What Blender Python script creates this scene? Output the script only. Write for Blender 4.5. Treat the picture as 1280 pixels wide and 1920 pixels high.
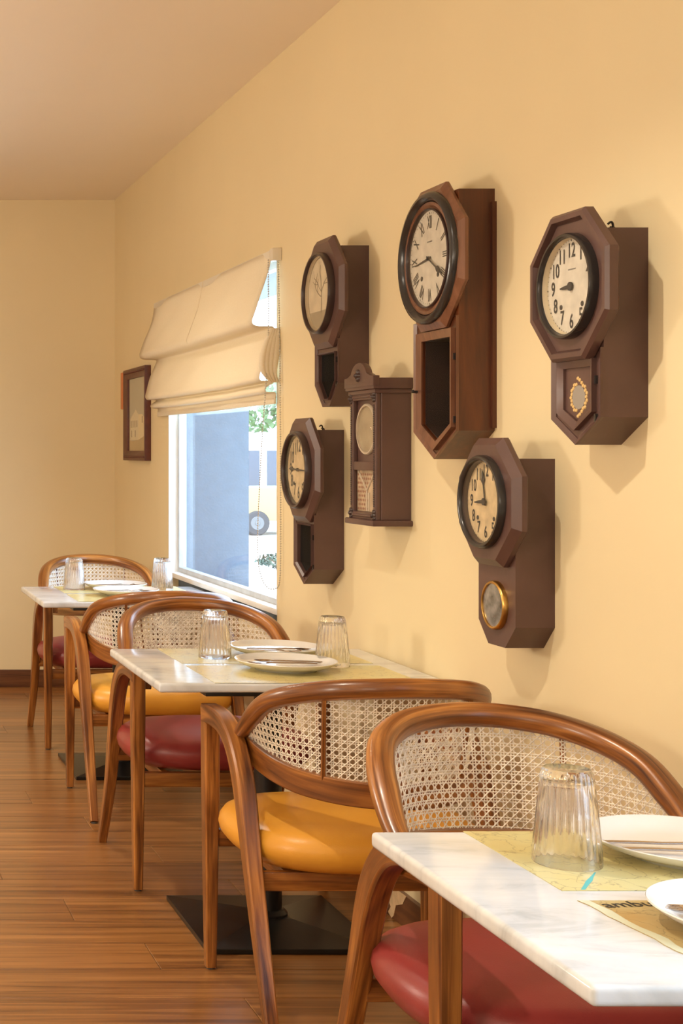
import bpy, bmesh, math, random
from mathutils import Vector, Matrix
random.seed(7)
PI = math.pi
scene = bpy.context.scene
for o in list(bpy.data.objects):
    bpy.data.objects.remove(o)
COL = scene.collection

# ------------------------------------------------------------------ camera
W = 1.584          # inner face of the clock wall (x)
YB = 7.87          # back wall (y)
HC = 2.70          # ceiling height
F_PX = 2660.0
cam_d = bpy.data.cameras.new('camera')
cam = bpy.data.objects.new('camera', cam_d)
COL.objects.link(cam)
cam.location = (0, 0, 1.30)
cam.rotation_euler = (PI / 2, 0, 0)
cam_d.sensor_fit = 'AUTO'
cam_d.sensor_width = 36
cam_d.lens = F_PX / 1920 * 36
cam_d.shift_x = 960 / 1920
cam_d.shift_y = -112 / 1920
cam_d.clip_start = 0.05
cam_d.clip_end = 300
scene.camera = cam

# ------------------------------------------------------------------ light
scene.view_settings.view_transform = 'Standard'
scene.view_settings.look = 'None'
scene.view_settings.exposure = 0.08
scene.view_settings.gamma = 1.0
scene.view_settings.use_curve_mapping = False
scene.cycles.use_denoising = True
scene.cycles.max_bounces = 10
scene.cycles.diffuse_bounces = 5
scene.cycles.transparent_max_bounces = 16
scene.cycles.sample_clamp_indirect = 6.0

world = bpy.data.worlds.new('world')
scene.world = world
world.use_nodes = True
wn = world.node_tree
bg = wn.nodes['Background']
bg.inputs['Color'].default_value = (0.60, 0.78, 1.0, 1)
bg.inputs['Strength'].default_value = 9.0

sun_d = bpy.data.lights.new('sun', 'SUN')
sun_d.energy = 6.0
sun_d.angle = 0.01
sun_d.color = (1.0, 0.95, 0.86)
sun = bpy.data.objects.new('sun', sun_d)
sun.rotation_euler = (math.radians(20), math.radians(-28), 0)
COL.objects.link(sun)

for (py_, pz_) in ((5.82, 1.37), (1.035, 1.37)):     # sky portals just outside the two windows
    pd_ = bpy.data.lights.new('sky_portal', 'AREA')
    pd_.shape = 'RECTANGLE'; pd_.size = 1.5; pd_.size_y = 1.8
    pd_.cycles.is_portal = True
    po_ = bpy.data.objects.new('sky_portal', pd_)
    po_.location = (W + 0.36 + 0.06, py_, pz_)
    po_.rotation_euler = (0, PI / 2, 0)
    COL.objects.link(po_)
WARM = (1.0, 0.88, 0.71)
def spot(x, y, z, power, size=115, blend=0.6, radius=0.035, target=None, color=WARM):
    d = bpy.data.lights.new('downlight_lamp', 'SPOT')
    d.energy = power; d.spot_size = math.radians(size); d.spot_blend = blend
    d.shadow_soft_size = radius; d.color = color
    o = bpy.data.objects.new('downlight_lamp', d)
    o.location = (x, y, z)
    t = Vector(target) if target else Vector((x, y, 0))
    o.rotation_euler = (t - Vector((x, y, z))).to_track_quat('-Z', 'Y').to_euler()
    COL.objects.link(o)
def area(x, y, z, sx, sy, power, color=WARM, rot=(0, 0, 0)):
    d = bpy.data.lights.new('ceiling_lamp', 'AREA')
    d.shape = 'RECTANGLE'; d.size = sx; d.size_y = sy; d.energy = power; d.color = color
    o = bpy.data.objects.new('ceiling_lamp', d)
    o.location = (x, y, z); o.rotation_euler = rot
    COL.objects.link(o)
# row of recessed downlights over the table row, all above the frame
spot(0.45, 0.60, 2.66, 26)
spot(0.25, 2.60, 2.66, 72, size=128, blend=0.45)
spot(0.20, 5.45, 2.66, 72, size=125)
# point lights added to brighten the ceiling, unseen to the left and behind
def fill_point(x, y, z, power, r=0.25):
    d = bpy.data.lights.new('unseen_fill', 'POINT')
    d.energy = power; d.color = WARM; d.shadow_soft_size = r
    o = bpy.data.objects.new('unseen_fill', d); o.location = (x, y, z); COL.objects.link(o)
fill_point(-1.6, 1.0, 1.55, 92)
fill_point(-1.6, 4.6, 1.55, 92)
fill_point(-0.3, -1.3, 1.55, 45)

# ------------------------------------------------------------------ materials
def srgb(r, g, b):
    f = lambda c: (c / 255 / 12.92) if c / 255 <= 0.04045 else ((c / 255 + 0.055) / 1.055) ** 2.4
    return (f(r), f(g), f(b), 1)

class NT:
    def __init__(self, name):
        self.m = bpy.data.materials.new(name)
        self.m.use_nodes = True
        self.t = self.m.node_tree
        self.b = self.t.nodes['Principled BSDF']
        self.out = self.t.nodes['Material Output']
    def n(self, typ, **kw):
        nd = self.t.nodes.new(typ)
        for k, v in kw.items():
            if k in nd.inputs.keys():
                nd.inputs[k].default_value = v
            else:
                setattr(nd, k, v)
        return nd
    def l(self, a, b):
        self.t.links.new(a, b)
    def ramp(self, stops, fac):
        r = self.n('ShaderNodeValToRGB')
        e = r.color_ramp.elements
        while len(e) < len(stops):
            e.new(0.5)
        for i, (p, c) in enumerate(stops):
            e[i].position = p; e[i].color = c
        self.l(fac, r.inputs['Fac'])
        return r.outputs['Color']
    def mapped(self, coord, scale):
        tc = self.n('ShaderNodeTexCoord')
        mp = self.n('ShaderNodeMapping')
        mp.inputs['Scale'].default_value = scale
        self.l(tc.outputs[coord], mp.inputs['Vector'])
        return mp.outputs['Vector']
    def noise(self, vec, scale=5.0, detail=4.0, rough=0.5, dist=0.0):
        nd = self.n('ShaderNodeTexNoise')
        nd.inputs['Scale'].default_value = scale
        nd.inputs['Detail'].default_value = detail
        nd.inputs['Roughness'].default_value = rough
        nd.inputs['Distortion'].default_value = dist
        self.l(vec, nd.inputs['Vector'])
        return nd.outputs['Fac']
    def bump(self, h, strength=0.1, dist=0.01):
        b = self.n('ShaderNodeBump')
        b.inputs['Strength'].default_value = strength
        b.inputs['Distance'].default_value = dist
        self.l(h, b.inputs['Height'])
        self.l(b.outputs['Normal'], self.b.inputs['Normal'])
    def set(self, **kw):
        for k, v in kw.items():
            self.b.inputs[k.replace('_', ' ')].default_value = v

M = {}
def plain(name, col, rough=0.5, metal=0.0, noise_amt=0.0, nscale=20, coat=0.0, bump=0.0, bscale=200):
    t = NT(name)
    t.set(Base_Color=col, Roughness=rough, Metallic=metal)
    if coat:
        t.b.inputs['Coat Weight'].default_value = coat
        t.b.inputs['Coat Roughness'].default_value = 0.15
    if noise_amt:
        v = t.mapped('Object', (1, 1, 1))
        f = t.noise(v, nscale, 5)
        lo = tuple(c * (1 - noise_amt) for c in col[:3]) + (1,)
        hi = tuple(min(1, c * (1 + noise_amt)) for c in col[:3]) + (1,)
        t.l(t.ramp([(0.3, lo), (0.7, hi)], f), t.b.inputs['Base Color'])
    if bump:
        v = t.mapped('Object', (1, 1, 1))
        t.bump(t.noise(v, bscale, 3), bump, 0.002)
    M[name] = t.m
    return t

plain('wall', (0.76, 0.635, 0.395, 1), 0.62, noise_amt=0.03, nscale=1.3, bump=0.06, bscale=60)
plain('ceiling', (0.86, 0.76, 0.61, 1), 0.8, noise_amt=0.02, nscale=1.0)
plain('white_paint', (0.84, 0.86, 0.87, 1), 0.5, noise_amt=0.04, nscale=8)
plain('frame_paint', (0.52, 0.55, 0.58, 1), 0.45, noise_amt=0.12, nscale=14)
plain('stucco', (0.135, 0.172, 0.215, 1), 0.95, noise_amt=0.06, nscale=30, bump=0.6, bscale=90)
plain('black_metal', (0.009, 0.008, 0.008, 1), 0.30, noise_amt=0.35, nscale=12, bump=0.05, bscale=120)
plain('dark_wood_skirting', srgb(98, 58, 34), 0.45, noise_amt=0.25, nscale=6)
plain('ceramic', (0.72, 0.71, 0.69, 1), 0.12, coat=0.5)
plain('steel', (0.50, 0.40, 0.32, 1), 0.18, metal=1.0)
plain('glide', (0.05, 0.045, 0.04, 1), 0.4)
plain('clock_paint', srgb(88, 63, 57), 0.36, noise_amt=0.14, nscale=9, bump=0.08, bscale=70)
plain('clock_paint_dark', srgb(62, 46, 43), 0.3, noise_amt=0.1, nscale=9)
plain('shade_brown', (0.022, 0.009, 0.005, 1), 0.6, noise_amt=0.3, nscale=14)
plain('recess_black', (0.012, 0.009, 0.008, 1), 0.6)
plain('bezel_black', (0.03, 0.025, 0.024, 1), 0.22)
plain('ink', (0.025, 0.022, 0.022, 1), 0.6)
plain('line_brown', (0.22, 0.17, 0.11, 1), 0.7)
plain('ink_grey', (0.20, 0.18, 0.16, 1), 0.7)
plain('brass', (0.62, 0.36, 0.10, 1), 0.28, metal=1.0, noise_amt=0.2, nscale=30)
plain('gold_print', (0.66, 0.45, 0.18, 1), 0.5)
plain('grey_glass', (0.30, 0.27, 0.24, 1), 0.12)
plain('mirror_old', (0.30, 0.30, 0.31, 1), 0.16, metal=0.6, noise_amt=0.6, nscale=35)
plain('dial_cream', (0.60, 0.50, 0.34, 1), 0.6, noise_amt=0.12, nscale=22)
plain('dial_aged', (0.58, 0.44, 0.25, 1), 0.6, noise_amt=0.25, nscale=28)
plain('dial_white', (0.58, 0.53, 0.44, 1), 0.6, noise_amt=0.14, nscale=30)
plain('dial_brown', (0.34, 0.27, 0.17, 1), 0.6, noise_amt=0.2, nscale=14)
plain('lattice_panel', (0.42, 0.31, 0.20, 1), 0.5, noise_amt=0.3, nscale=25)
plain('lattice_dot', (0.25, 0.10, 0.06, 1), 0.6)
plain('lattice_bar', (0.50, 0.41, 0.30, 1), 0.4)
plain('picture_wood', srgb(92, 46, 34), 0.4, noise_amt=0.2, nscale=30)
plain('picture_sky', (0.50, 0.47, 0.35, 1), 0.6, noise_amt=0.06, nscale=5)
plain('picture_ground', (0.50, 0.37, 0.18, 1), 0.6, noise_amt=0.1, nscale=9)
plain('picture_house', (0.74, 0.66, 0.46, 1), 0.6)
plain('picture_house_side', (0.80, 0.68, 0.42, 1), 0.6)
plain('picture_dark', (0.26, 0.20, 0.13, 1), 0.6)  # dark ink of the printed windows
plain('orange_tag', (0.62, 0.20, 0.06, 1), 0.5)
plain('plastic_white', (0.72, 0.66, 0.55, 1), 0.35)
plain('chain', (0.50, 0.45, 0.36, 1), 0.4)
plain('outdoor_ground', (0.80, 0.78, 0.74, 1), 0.9, noise_amt=0.06, nscale=1.5)
plain('bus_yellow', (0.30, 0.22, 0.09, 1), 0.4)
plain('bus_white', (0.80, 0.80, 0.80, 1), 0.4)
plain('bus_window', (0.05, 0.06, 0.08, 1), 0.25)
plain('tyre', (0.035, 0.037, 0.042, 1), 0.8)
plain('hub', (0.10, 0.105, 0.11, 1), 0.5)
plain('bark', (0.16, 0.11, 0.07, 1), 0.9, noise_amt=0.3, nscale=9)
plain('leaf', (0.09, 0.16, 0.06, 1), 0.6, noise_amt=0.4, nscale=3)
plain('shrub_leaf', (0.03, 0.055, 0.035, 1), 0.7, noise_amt=0.4, nscale=5)
plain('river_ink', (0.10, 0.48, 0.50, 1), 0.5)
plain('plaster_patch', (0.62, 0.43, 0.24, 1), 0.9, noise_amt=0.15, nscale=40)

def wood_uv(name, dark, mid, light, rough=0.32, sc=1.0, coat=0.25):
    t = NT(name)
    oi = t.n('ShaderNodeObjectInfo')
    tc = t.n('ShaderNodeTexCoord')
    add = t.n('ShaderNodeVectorMath', operation='ADD')
    t.l(tc.outputs['UV'], add.inputs[0])
    mul = t.n('ShaderNodeVectorMath', operation='SCALE')
    cmb = t.n('ShaderNodeCombineXYZ')
    t.l(oi.outputs['Random'], cmb.inputs[0]); t.l(oi.outputs['Random'], cmb.inputs[1])
    t.l(cmb.outputs[0], mul.inputs[0]); mul.inputs['Scale'].default_value = 37.0
    t.l(mul.outputs[0], add.inputs[1])
    mp = t.n('ShaderNodeMapping'); mp.inputs['Scale'].default_value = (3.0 * sc, 55 * sc, 1)
    t.l(add.outputs[0], mp.inputs['Vector'])
    f = t.noise(mp.outputs['Vector'], 1.0, 5, 0.6, 0.8)
    mp2 = t.n('ShaderNodeMapping'); mp2.inputs['Scale'].default_value = (2.2 * sc, 14 * sc, 1)
    t.l(add.outputs[0], mp2.inputs['Vector'])
    g = t.noise(mp2.outputs['Vector'], 1.0, 2, 0.5, 1.6)
    mx = t.n('ShaderNodeMix', data_type='FLOAT'); mx.inputs[0].default_value = 0.5
    t.l(f, mx.inputs[2]); t.l(g, mx.inputs[3])
    c = t.ramp([(0.34, dark), (0.50, mid), (0.64, light)], mx.outputs[0])
    t.l(c, t.b.inputs['Base Color'])
    t.set(Roughness=rough)
    t.b.inputs['Coat Weight'].default_value = coat
    t.b.inputs['Coat Roughness'].default_value = 0.18
    t.bump(f, 0.05, 0.002)
    M[name] = t.m
wood_uv('chair_wood', (0.060, 0.014, 0.003, 1), (0.245, 0.083, 0.016, 1), (0.50, 0.205, 0.046, 1))

def wood_obj(name, dark, mid, light, scale, rough=0.35, per_obj=0.0, coat=0.2):
    t = NT(name)
    oi = t.n('ShaderNodeObjectInfo')
    tc = t.n('ShaderNodeTexCoord')
    cmb = t.n('ShaderNodeCombineXYZ')
    for i in range(3):
        t.l(oi.outputs['Random'], cmb.inputs[i])
    mul = t.n('ShaderNodeVectorMath', operation='SCALE'); mul.inputs['Scale'].default_value = 23.0
    t.l(cmb.outputs[0], mul.inputs[0])
    add = t.n('ShaderNodeVectorMath', operation='ADD')
    t.l(tc.outputs['Object'], add.inputs[0]); t.l(mul.outputs[0], add.inputs[1])
    mp = t.n('ShaderNodeMapping'); mp.inputs['Scale'].default_value = scale
    t.l(add.outputs[0], mp.inputs['Vector'])
    f = t.noise(mp.outputs['Vector'], 1.0, 6, 0.62, 0.6)
    c = t.ramp([(0.28, dark), (0.5, mid), (0.72, light)], f)
    if per_obj:
        hs = t.n('ShaderNodeHueSaturation')
        mr = t.n('ShaderNodeMapRange')
        mr.inputs['To Min'].default_value = 1 - per_obj; mr.inputs['To Max'].default_value = 1 + per_obj
        t.l(oi.outputs['Random'], mr.inputs['Value'])
        t.l(mr.outputs[0], hs.inputs['Value'])
        t.l(c, hs.inputs['Color'])
        c = hs.outputs['Color']
    t.l(c, t.b.inputs['Base Color'])
    t.set(Roughness=rough)
    t.b.inputs['Coat Weight'].default_value = coat
    t.b.inputs['Coat Roughness'].default_value = 0.25
    t.bump(f, 0.04, 0.002)
    M[name] = t.m
wood_obj('floor_wood', (0.100, 0.037, 0.010, 1), (0.275, 0.117, 0.034, 1), (0.44, 0.205, 0.066, 1), (1.2, 42, 20), 0.30, 0.10, 0.25)
wood_obj('clock_wood', (0.040, 0.009, 0.0025, 1), (0.082, 0.019, 0.004, 1), (0.13, 0.033, 0.007, 1), (30, 30, 2.2), 0.32)
wood_obj('clock_wood_light', (0.10, 0.036, 0.017, 1), (0.165, 0.066, 0.033, 1), (0.23, 0.10, 0.052, 1), (30, 30, 3), 0.34)
wood_obj('skirting', (0.06, 0.02, 0.008, 1), (0.13, 0.048, 0.018, 1), (0.19, 0.075, 0.028, 1), (3, 3, 40), 0.4)

def leather(name, col, dark):
    t = NT(name)
    v = t.mapped('Object', (1, 1, 1))
    f = t.noise(v, 5, 3)
    t.l(t.ramp([(0.3, dark), (0.7, col)], f), t.b.inputs['Base Color'])
    t.set(Roughness=0.36)
    vo = t.n('ShaderNodeTexVoronoi'); vo.inputs['Scale'].default_value = 420
    t.l(v, vo.inputs['Vector'])
    t.bump(vo.outputs['Distance'], 0.10, 0.001)
    M[name] = t.m
leather('leather_red', (0.30, 0.040, 0.036, 1), (0.25, 0.032, 0.030, 1))
leather('leather_yellow', (0.78, 0.37, 0.045, 1), (0.72, 0.33, 0.036, 1))

# cane
t = plain('cane', (0.88, 0.81, 0.70, 1), 0.5, noise_amt=0.15, nscale=40)

# marble
t = NT('marble')
v = t.mapped('Object', (1, 1, 1))
w1 = t.noise(v, 3.0, 8, 0.6, 1.2)
mp = t.n('ShaderNodeMapping'); mp.inputs['Rotation'].default_value = (0, 0, 0.7); mp.inputs['Scale'].default_value = (3, 9, 3)
t.l(v, mp.inputs['Vector'])
w2 = t.noise(mp.outputs['Vector'], 1.3, 7, 0.62, 1.5)
c1 = t.ramp([(0.30, (0.50, 0.53, 0.565, 1)), (0.44, (0.63, 0.66, 0.70, 1)), (0.65, (0.70, 0.725, 0.755, 1))], w2)
c2 = t.ramp([(0.40, (1, 1, 1, 1)), (0.75, (0.97, 0.92, 0.84, 1))], w1)
mx = t.n('ShaderNodeMix', data_type='RGBA', blend_type='MULTIPLY'); mx.inputs[0].default_value = 1.0
t.l(c1, mx.inputs[6]); t.l(c2, mx.inputs[7])
t.l(mx.outputs[2], t.b.inputs['Base Color'])
t.set(Roughness=0.09)
M['marble'] = t.m

# map print
def map_mat(name, a, b, c):
    t = NT(name)
    v = t.mapped('Object', (1, 1, 1))
    f = t.noise(v, 6, 4, 0.55, 0.4)
    base = t.ramp([(0.30, a), (0.52, b), (0.72, c)], f)
    vo = t.n('ShaderNodeTexVoronoi', feature='DISTANCE_TO_EDGE'); vo.inputs['Scale'].default_value = 24
    dv = t.n('ShaderNodeVectorMath', operation='ADD')
    nz = t.n('ShaderNodeTexNoise'); nz.inputs['Scale'].default_value = 30; nz.inputs['Detail'].default_value = 4
    t.l(v, nz.inputs['Vector'])
    sc = t.n('ShaderNodeVectorMath', operation='SCALE'); sc.inputs['Scale'].default_value = 0.05
    t.l(nz.outputs['Color'], sc.inputs[0])
    t.l(v, dv.inputs[0]); t.l(sc.outputs[0], dv.inputs[1])
    t.l(dv.outputs[0], vo.inputs['Vector'])
    line = t.ramp([(0.0, (0.45, 0.42, 0.40, 1)), (0.03, (1, 1, 1, 1))], vo.outputs['Distance'])
    mx = t.n('ShaderNodeMix', data_type='RGBA', blend_type='MULTIPLY'); mx.inputs[0].default_value = 0.75
    t.l(base, mx.inputs[6]); t.l(line, mx.inputs[7])
    t.l(mx.outputs[2], t.b.inputs['Base Color'])
    t.set(Roughness=0.28)
    M[name] = t.m
map_mat('map_yellow', (0.62, 0.50, 0.20, 1), (0.66, 0.58, 0.27, 1), (0.62, 0.60, 0.34, 1))
map_mat('map_brown', (0.44, 0.28, 0.09, 1), (0.50, 0.41, 0.20, 1), (0.54, 0.49, 0.31, 1))
plain('map_border', (0.62, 0.64, 0.48, 1), 0.4)

# blind cloth
t = NT('blind_cloth')
v = t.mapped('Object', (1, 1, 1))
f = t.noise(v, 260, 2)
t.l(t.ramp([(0.3, (0.84, 0.75, 0.57, 1)), (0.7, (0.90, 0.82, 0.65, 1))], f), t.b.inputs['Base Color'])
t.set(Roughness=0.9)
t.bump(f, 0.15, 0.001)
tr = t.n('ShaderNodeBsdfTranslucent'); tr.inputs['Color'].default_value = (0.80, 0.62, 0.42, 1)
ms = t.n('ShaderNodeMixShader'); ms.inputs['Fac'].default_value = 0.22
t.l(t.b.outputs[0], ms.inputs[1]); t.l(tr.outputs[0], ms.inputs[2]); t.l(ms.outputs[0], t.out.inputs['Surface'])
M['blind_cloth'] = t.m

# thin sheet glass: mostly clear with a mirror component
def sheet_glass(name, fac, tint=(1, 1, 1, 1)):
    t = NT(name)
    tr = t.n('ShaderNodeBsdfTransparent'); tr.inputs['Color'].default_value = tint
    gl = t.n('ShaderNodeBsdfGlossy'); gl.inputs['Roughness'].default_value = 0.02
    lw = t.n('ShaderNodeLayerWeight'); lw.inputs['Blend'].default_value = 0.5
    pw_ = t.n('ShaderNodeMath', operation='POWER'); pw_.inputs[1].default_value = 5.0
    t.l(lw.outputs['Facing'], pw_.inputs[0])
    mth = t.n('ShaderNodeMath', operation='MULTIPLY_ADD'); mth.inputs[1].default_value = fac; mth.inputs[2].default_value = 0.04 * fac
    t.l(pw_.outputs[0], mth.inputs[0])
    ms = t.n('ShaderNodeMixShader')
    t.l(mth.outputs[0], ms.inputs['Fac']); t.l(tr.outputs[0], ms.inputs[1]); t.l(gl.outputs[0], ms.inputs[2])
    t.l(ms.outputs[0], t.out.inputs['Surface'])
    M[name] = t.m
sheet_glass('pane_glass', 0.6, (0.97, 0.99, 1, 1))
sheet_glass('clock_glass', 0.5)
sheet_glass('door_glass', 0.05)
t = NT('tumbler_glass')
t.set(Base_Color=(0.99, 0.99, 0.99, 1), Roughness=0.0, IOR=1.47)
t.b.inputs['Transmission Weight'].default_value = 1.0
trn = t.n('ShaderNodeBsdfTransparent')
mst = t.n('ShaderNodeMixShader'); mst.inputs['Fac'].default_value = 0.10
t.l(t.b.outputs[0], mst.inputs[1]); t.l(trn.outputs[0], mst.inputs[2]); t.l(mst.outputs[0], t.out.inputs['Surface'])
M['tumbler_glass'] = t.m

# ------------------------------------------------------------------ mesh tools
class MB:
    def __init__(self):
        self.v = []; self.f = []; self.uv = []   # uv per face: list of tuples or None
    def face(self, idx, uv=None):
        self.f.append(tuple(idx)); self.uv.append(uv)
    def box(self, x0, x1, y0, y1, z0, z1):
        b = len(self.v)
        for z in (z0, z1):
            for (x, y) in ((x0, y0), (x1, y0), (x1, y1), (x0, y1)):
                self.v.append((x, y, z))
        for q in ((0, 3, 2, 1), (4, 5, 6, 7), (0, 1, 5, 4), (1, 2, 6, 5), (2, 3, 7, 6), (3, 0, 4, 7)):
            self.face([b + i for i in q])
    def prism(self, poly, P, d0, d1):
        """poly: list of 2-D points; P maps (a, b, d) to 3-D"""
        b = len(self.v); n = len(poly)
        for d in (d0, d1):
            for (a, c) in poly:
                self.v.append(P(a, c, d))
        self.face(range(b + n - 1, b - 1, -1)); self.face(range(b + n, b + 2 * n))
        for i in range(n):
            j = (i + 1) % n
            self.face((b + i, b + j, b + n + j, b + n + i))
    def ringprism(self, outer, inner, P, d0, d1, d_in=None):
        """frame between two polygons with equal counts; d_in = front depth at the inner edge"""
        b = len(self.v); n = len(outer)
        if d_in is None: d_in = d1
        for poly, d in ((outer, d0), (outer, d1), (inner, d_in), (inner, d0)):
            for (a, c) in poly:
                self.v.append(P(a, c, d))
        for k in range(4):
            k2 = (k + 1) % 4
            for i in range(n):
                j = (i + 1) % n
                self.face((b + k * n + i, b + k * n + j, b + k2 * n + j, b + k2 * n + i))
    def rings(self, rings, P, seg=64, cap0=False, cap1=False, centre=(0, 0)):
        """rings: (kind, size, depth) kind 'o' octagon apothem, 'c' circle radius"""
        b = len(self.v)
        for (k, s, d) in rings:
            for i in range(seg):
                th = 2 * PI * i / seg
                r = s
                if k == 'o':
                    q = PI / 4
                    r = s / math.cos(th - round(th / q) * q)
                self.v.append(P(centre[0] + r * math.cos(th), centre[1] + r * math.sin(th), d))
        for k in range(len(rings) - 1):
            for i in range(seg):
                j = (i + 1) % seg
                self.face((b + k * seg + i, b + k * seg + j, b + (k + 1) * seg + j, b + (k + 1) * seg + i))
        if cap0: self.face([b + i for i in range(seg - 1, -1, -1)])
        if cap1: self.face([b + (len(rings) - 1) * seg + i for i in range(seg)])
    def lathe(self, prof, seg=48, loc=(0, 0, 0), mod=None, closed=False):
        """profile of (r, z) about the z axis; mod(i_prof, theta) scales r"""
        b = len(self.v); n = len(prof)
        for k, (r, z) in enumerate(prof):
            for i in range(seg):
                th = 2 * PI * i / seg
                rr = r * (mod(k, th) if mod else 1.0)
                self.v.append((loc[0] + rr * math.cos(th), loc[1] + rr * math.sin(th), loc[2] + z))
        for k in range(n if closed else n - 1):
            k2 = (k + 1) % n
            for i in range(seg):
                j = (i + 1) % seg
                self.face((b + k * seg + i, b + k * seg + j, b + k2 * seg + j, b + k2 * seg + i))
        if not closed:
            self.face([b + i for i in range(seg - 1, -1, -1)])
            self.face([b + (n - 1) * seg + i for i in range(seg)])
    def sweep(self, pts, size, ref=None, sub=6, n=12, power=2.0, closed=False, start=None, rect=None):
        """sweep a superellipse (w along A, h along B) along a smooth path. size(t)->(w,h)"""
        P = catmull(pts, sub, closed)
        m = len(P)
        T = []
        for i in range(m):
            if closed: d = P[(i + 1) % m] - P[i - 1]
            else: d = P[min(i + 1, m - 1)] - P[max(i - 1, 0)]
            T.append(d.normalized())
        A = []
        if ref is not None:
            r = Vector(ref)
            for i in range(m):
                a = r - T[i] * r.dot(T[i]); A.append(a.normalized())
        else:
            a = Vector(start) if start else Vector((1, 0, 0))
            for i in range(m):
                a = (a - T[i] * a.dot(T[i])).normalized(); A.append(a.copy())
        L = [0.0]
        for i in range(1, m): L.append(L[-1] + (P[i] - P[i - 1]).length)
        if rect: n = 12
        b = len(self.v)
        for i in range(m):
            t = L[i] / L[-1]
            w, h = size(t)
            B = T[i].cross(A[i])
            if rect:
                e = rect
                for (qa, qb) in ((1, -0.0), (1, 1 - e), (1 - e, 1), (0, 1), (-1 + e, 1), (-1, 1 - e), (-1, 0), (-1, -1 + e), (-1 + e, -1), (0, -1), (1 - e, -1), (1, -1 + e)):
                    self.v.append(tuple(P[i] + A[i] * (w * qa) + B * (h * qb)))
                continue
            for k in range(n):
                th = 2 * PI * (k + 0.5) / n
                c, s = math.cos(th), math.sin(th)
                ca = math.copysign(abs(c) ** (2 / power), c); sa = math.copysign(abs(s) ** (2 / power), s)
                self.v.append(tuple(P[i] + A[i] * (w * ca) + B * (h * sa)))
        per = 2 * PI * 0.02
        for i in range(m if closed else m - 1):
            i2 = (i + 1) % m
            l0 = L[i]; l1 = L[i + 1] if i + 1 < m else L[-1] + 0.05
            for k in range(n):
                k2 = (k + 1) % n
                v0 = per * abs(2 * k / n - 1); v1 = per * abs(2 * (k + 1) / n - 1)
                self.face((b + i * n + k, b + i * n + k2, b + i2 * n + k2, b + i2 * n + k),
                          ((l0, v0), (l0, v1), (l1, v1), (l1, v0)))
        if not closed:
            self.face([b + k for k in range(n - 1, -1, -1)], [(0.01 * k, 0.02 * (k % 3)) for k in range(n)])
            e = b + (m - 1) * n
            self.face([e + k for k in range(n)], [(0.01 * k, 0.02 * (k % 3)) for k in range(n)])
    def build(self, name, mat, parent=None, smooth=True, angle=35, recalc=True, bevel=0.0, bseg=2, loc=None):
        me = bpy.data.meshes.new(name)
        me.from_pydata([tuple(p) for p in self.v], [], self.f)
        if any(u is not None for u in self.uv):
            lay = me.uv_layers.new(name='UVMap')
            for p, u in zip(me.polygons, self.uv):
                if u is not None:
                    for li, q in zip(p.loop_indices, u):
                        lay.data[li].uv = q
        if recalc or bevel:
            bm = bmesh.new(); bm.from_mesh(me)
            if recalc: bmesh.ops.recalc_face_normals(bm, faces=bm.faces)
            if bevel:
                eds = [e for e in bm.edges if len(e.link_faces) == 2 and e.calc_face_angle(0) > math.radians(30)]
                bmesh.ops.bevel(bm, geom=eds, offset=bevel, segments=bseg, profile=0.6, affect='EDGES', clamp_overlap=True)
            bm.to_mesh(me); bm.free()
        if smooth:
            for p in me.polygons: p.use_smooth = True
            me.set_sharp_from_angle(angle=math.radians(angle))
        me.materials.append(M[mat])
        o = bpy.data.objects.new(name, me)
        COL.objects.link(o)
        if parent is not None: o.parent = parent
        if loc is not None: o.location = loc
        return o

def catmull(pts, sub, closed=False):
    p = [Vector(q) for q in pts]
    if sub <= 1: return p
    out = []
    n = len(p)
    rng = range(n if closed else n - 1)
    for i in rng:
        if closed:
            a, b, c, d = p[i - 1], p[i], p[(i + 1) % n], p[(i + 2) % n]
        else:
            b, c = p[i], p[i + 1]
            a = p[i - 1] if i > 0 else b * 2 - c
            d = p[i + 2] if i + 2 < n else c * 2 - b
        for s in range(sub):
            t = s / sub
            out.append(0.5 * ((2 * b) + (c - a) * t + (2 * a - 5 * b + 4 * c - d) * t * t + (3 * b - a - 3 * c + d) * t ** 3))
    if not closed: out.append(p[-1])
    return out

def tag(o, label=None, cat=None, group=None, kind=None):
    if label: o['label'] = label
    if cat: o['category'] = cat
    if group: o['group'] = group
    if kind: o['kind'] = kind
    return o
def empty(name, loc=(0, 0, 0), rz=0.0):
    o = bpy.data.objects.new(name, None)
    o.empty_display_size = 0.1
    o.location = loc; o.rotation_euler = (0, 0, rz)
    COL.objects.link(o)
    return o
def copy_tree(o, parent=None):
    c = o.copy(); COL.objects.link(c); c.parent = parent
    for ch in list(o.children): copy_tree(ch, c)
    return c
def boxobj(name, b, mat, parent=None, bevel=0.0, **kw):
    mb = MB(); mb.box(*b)
    return mb.build(name, mat, parent, bevel=bevel, **kw)

def text_mesh(body, size, extrude=0.0):
    cu = bpy.data.curves.new('lettering', 'FONT')
    cu.body = body; cu.size = size; cu.align_x = 'CENTER'; cu.align_y = 'CENTER'; cu.extrude = extrude
    cu.resolution_u = 3; cu.offset = size * 0.016
    ob = bpy.data.objects.new('lettering', cu); COL.objects.link(ob)
    bpy.context.view_layer.update()
    dg = bpy.context.evaluated_depsgraph_get()
    me = bpy.data.meshes.new_from_object(ob.evaluated_get(dg))
    vs = [v.co.copy() for v in me.vertices]; fs = [tuple(p.vertices) for p in me.polygons]
    bpy.data.objects.remove(ob); bpy.data.curves.remove(cu); bpy.data.meshes.remove(me)
    return vs, fs

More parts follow.
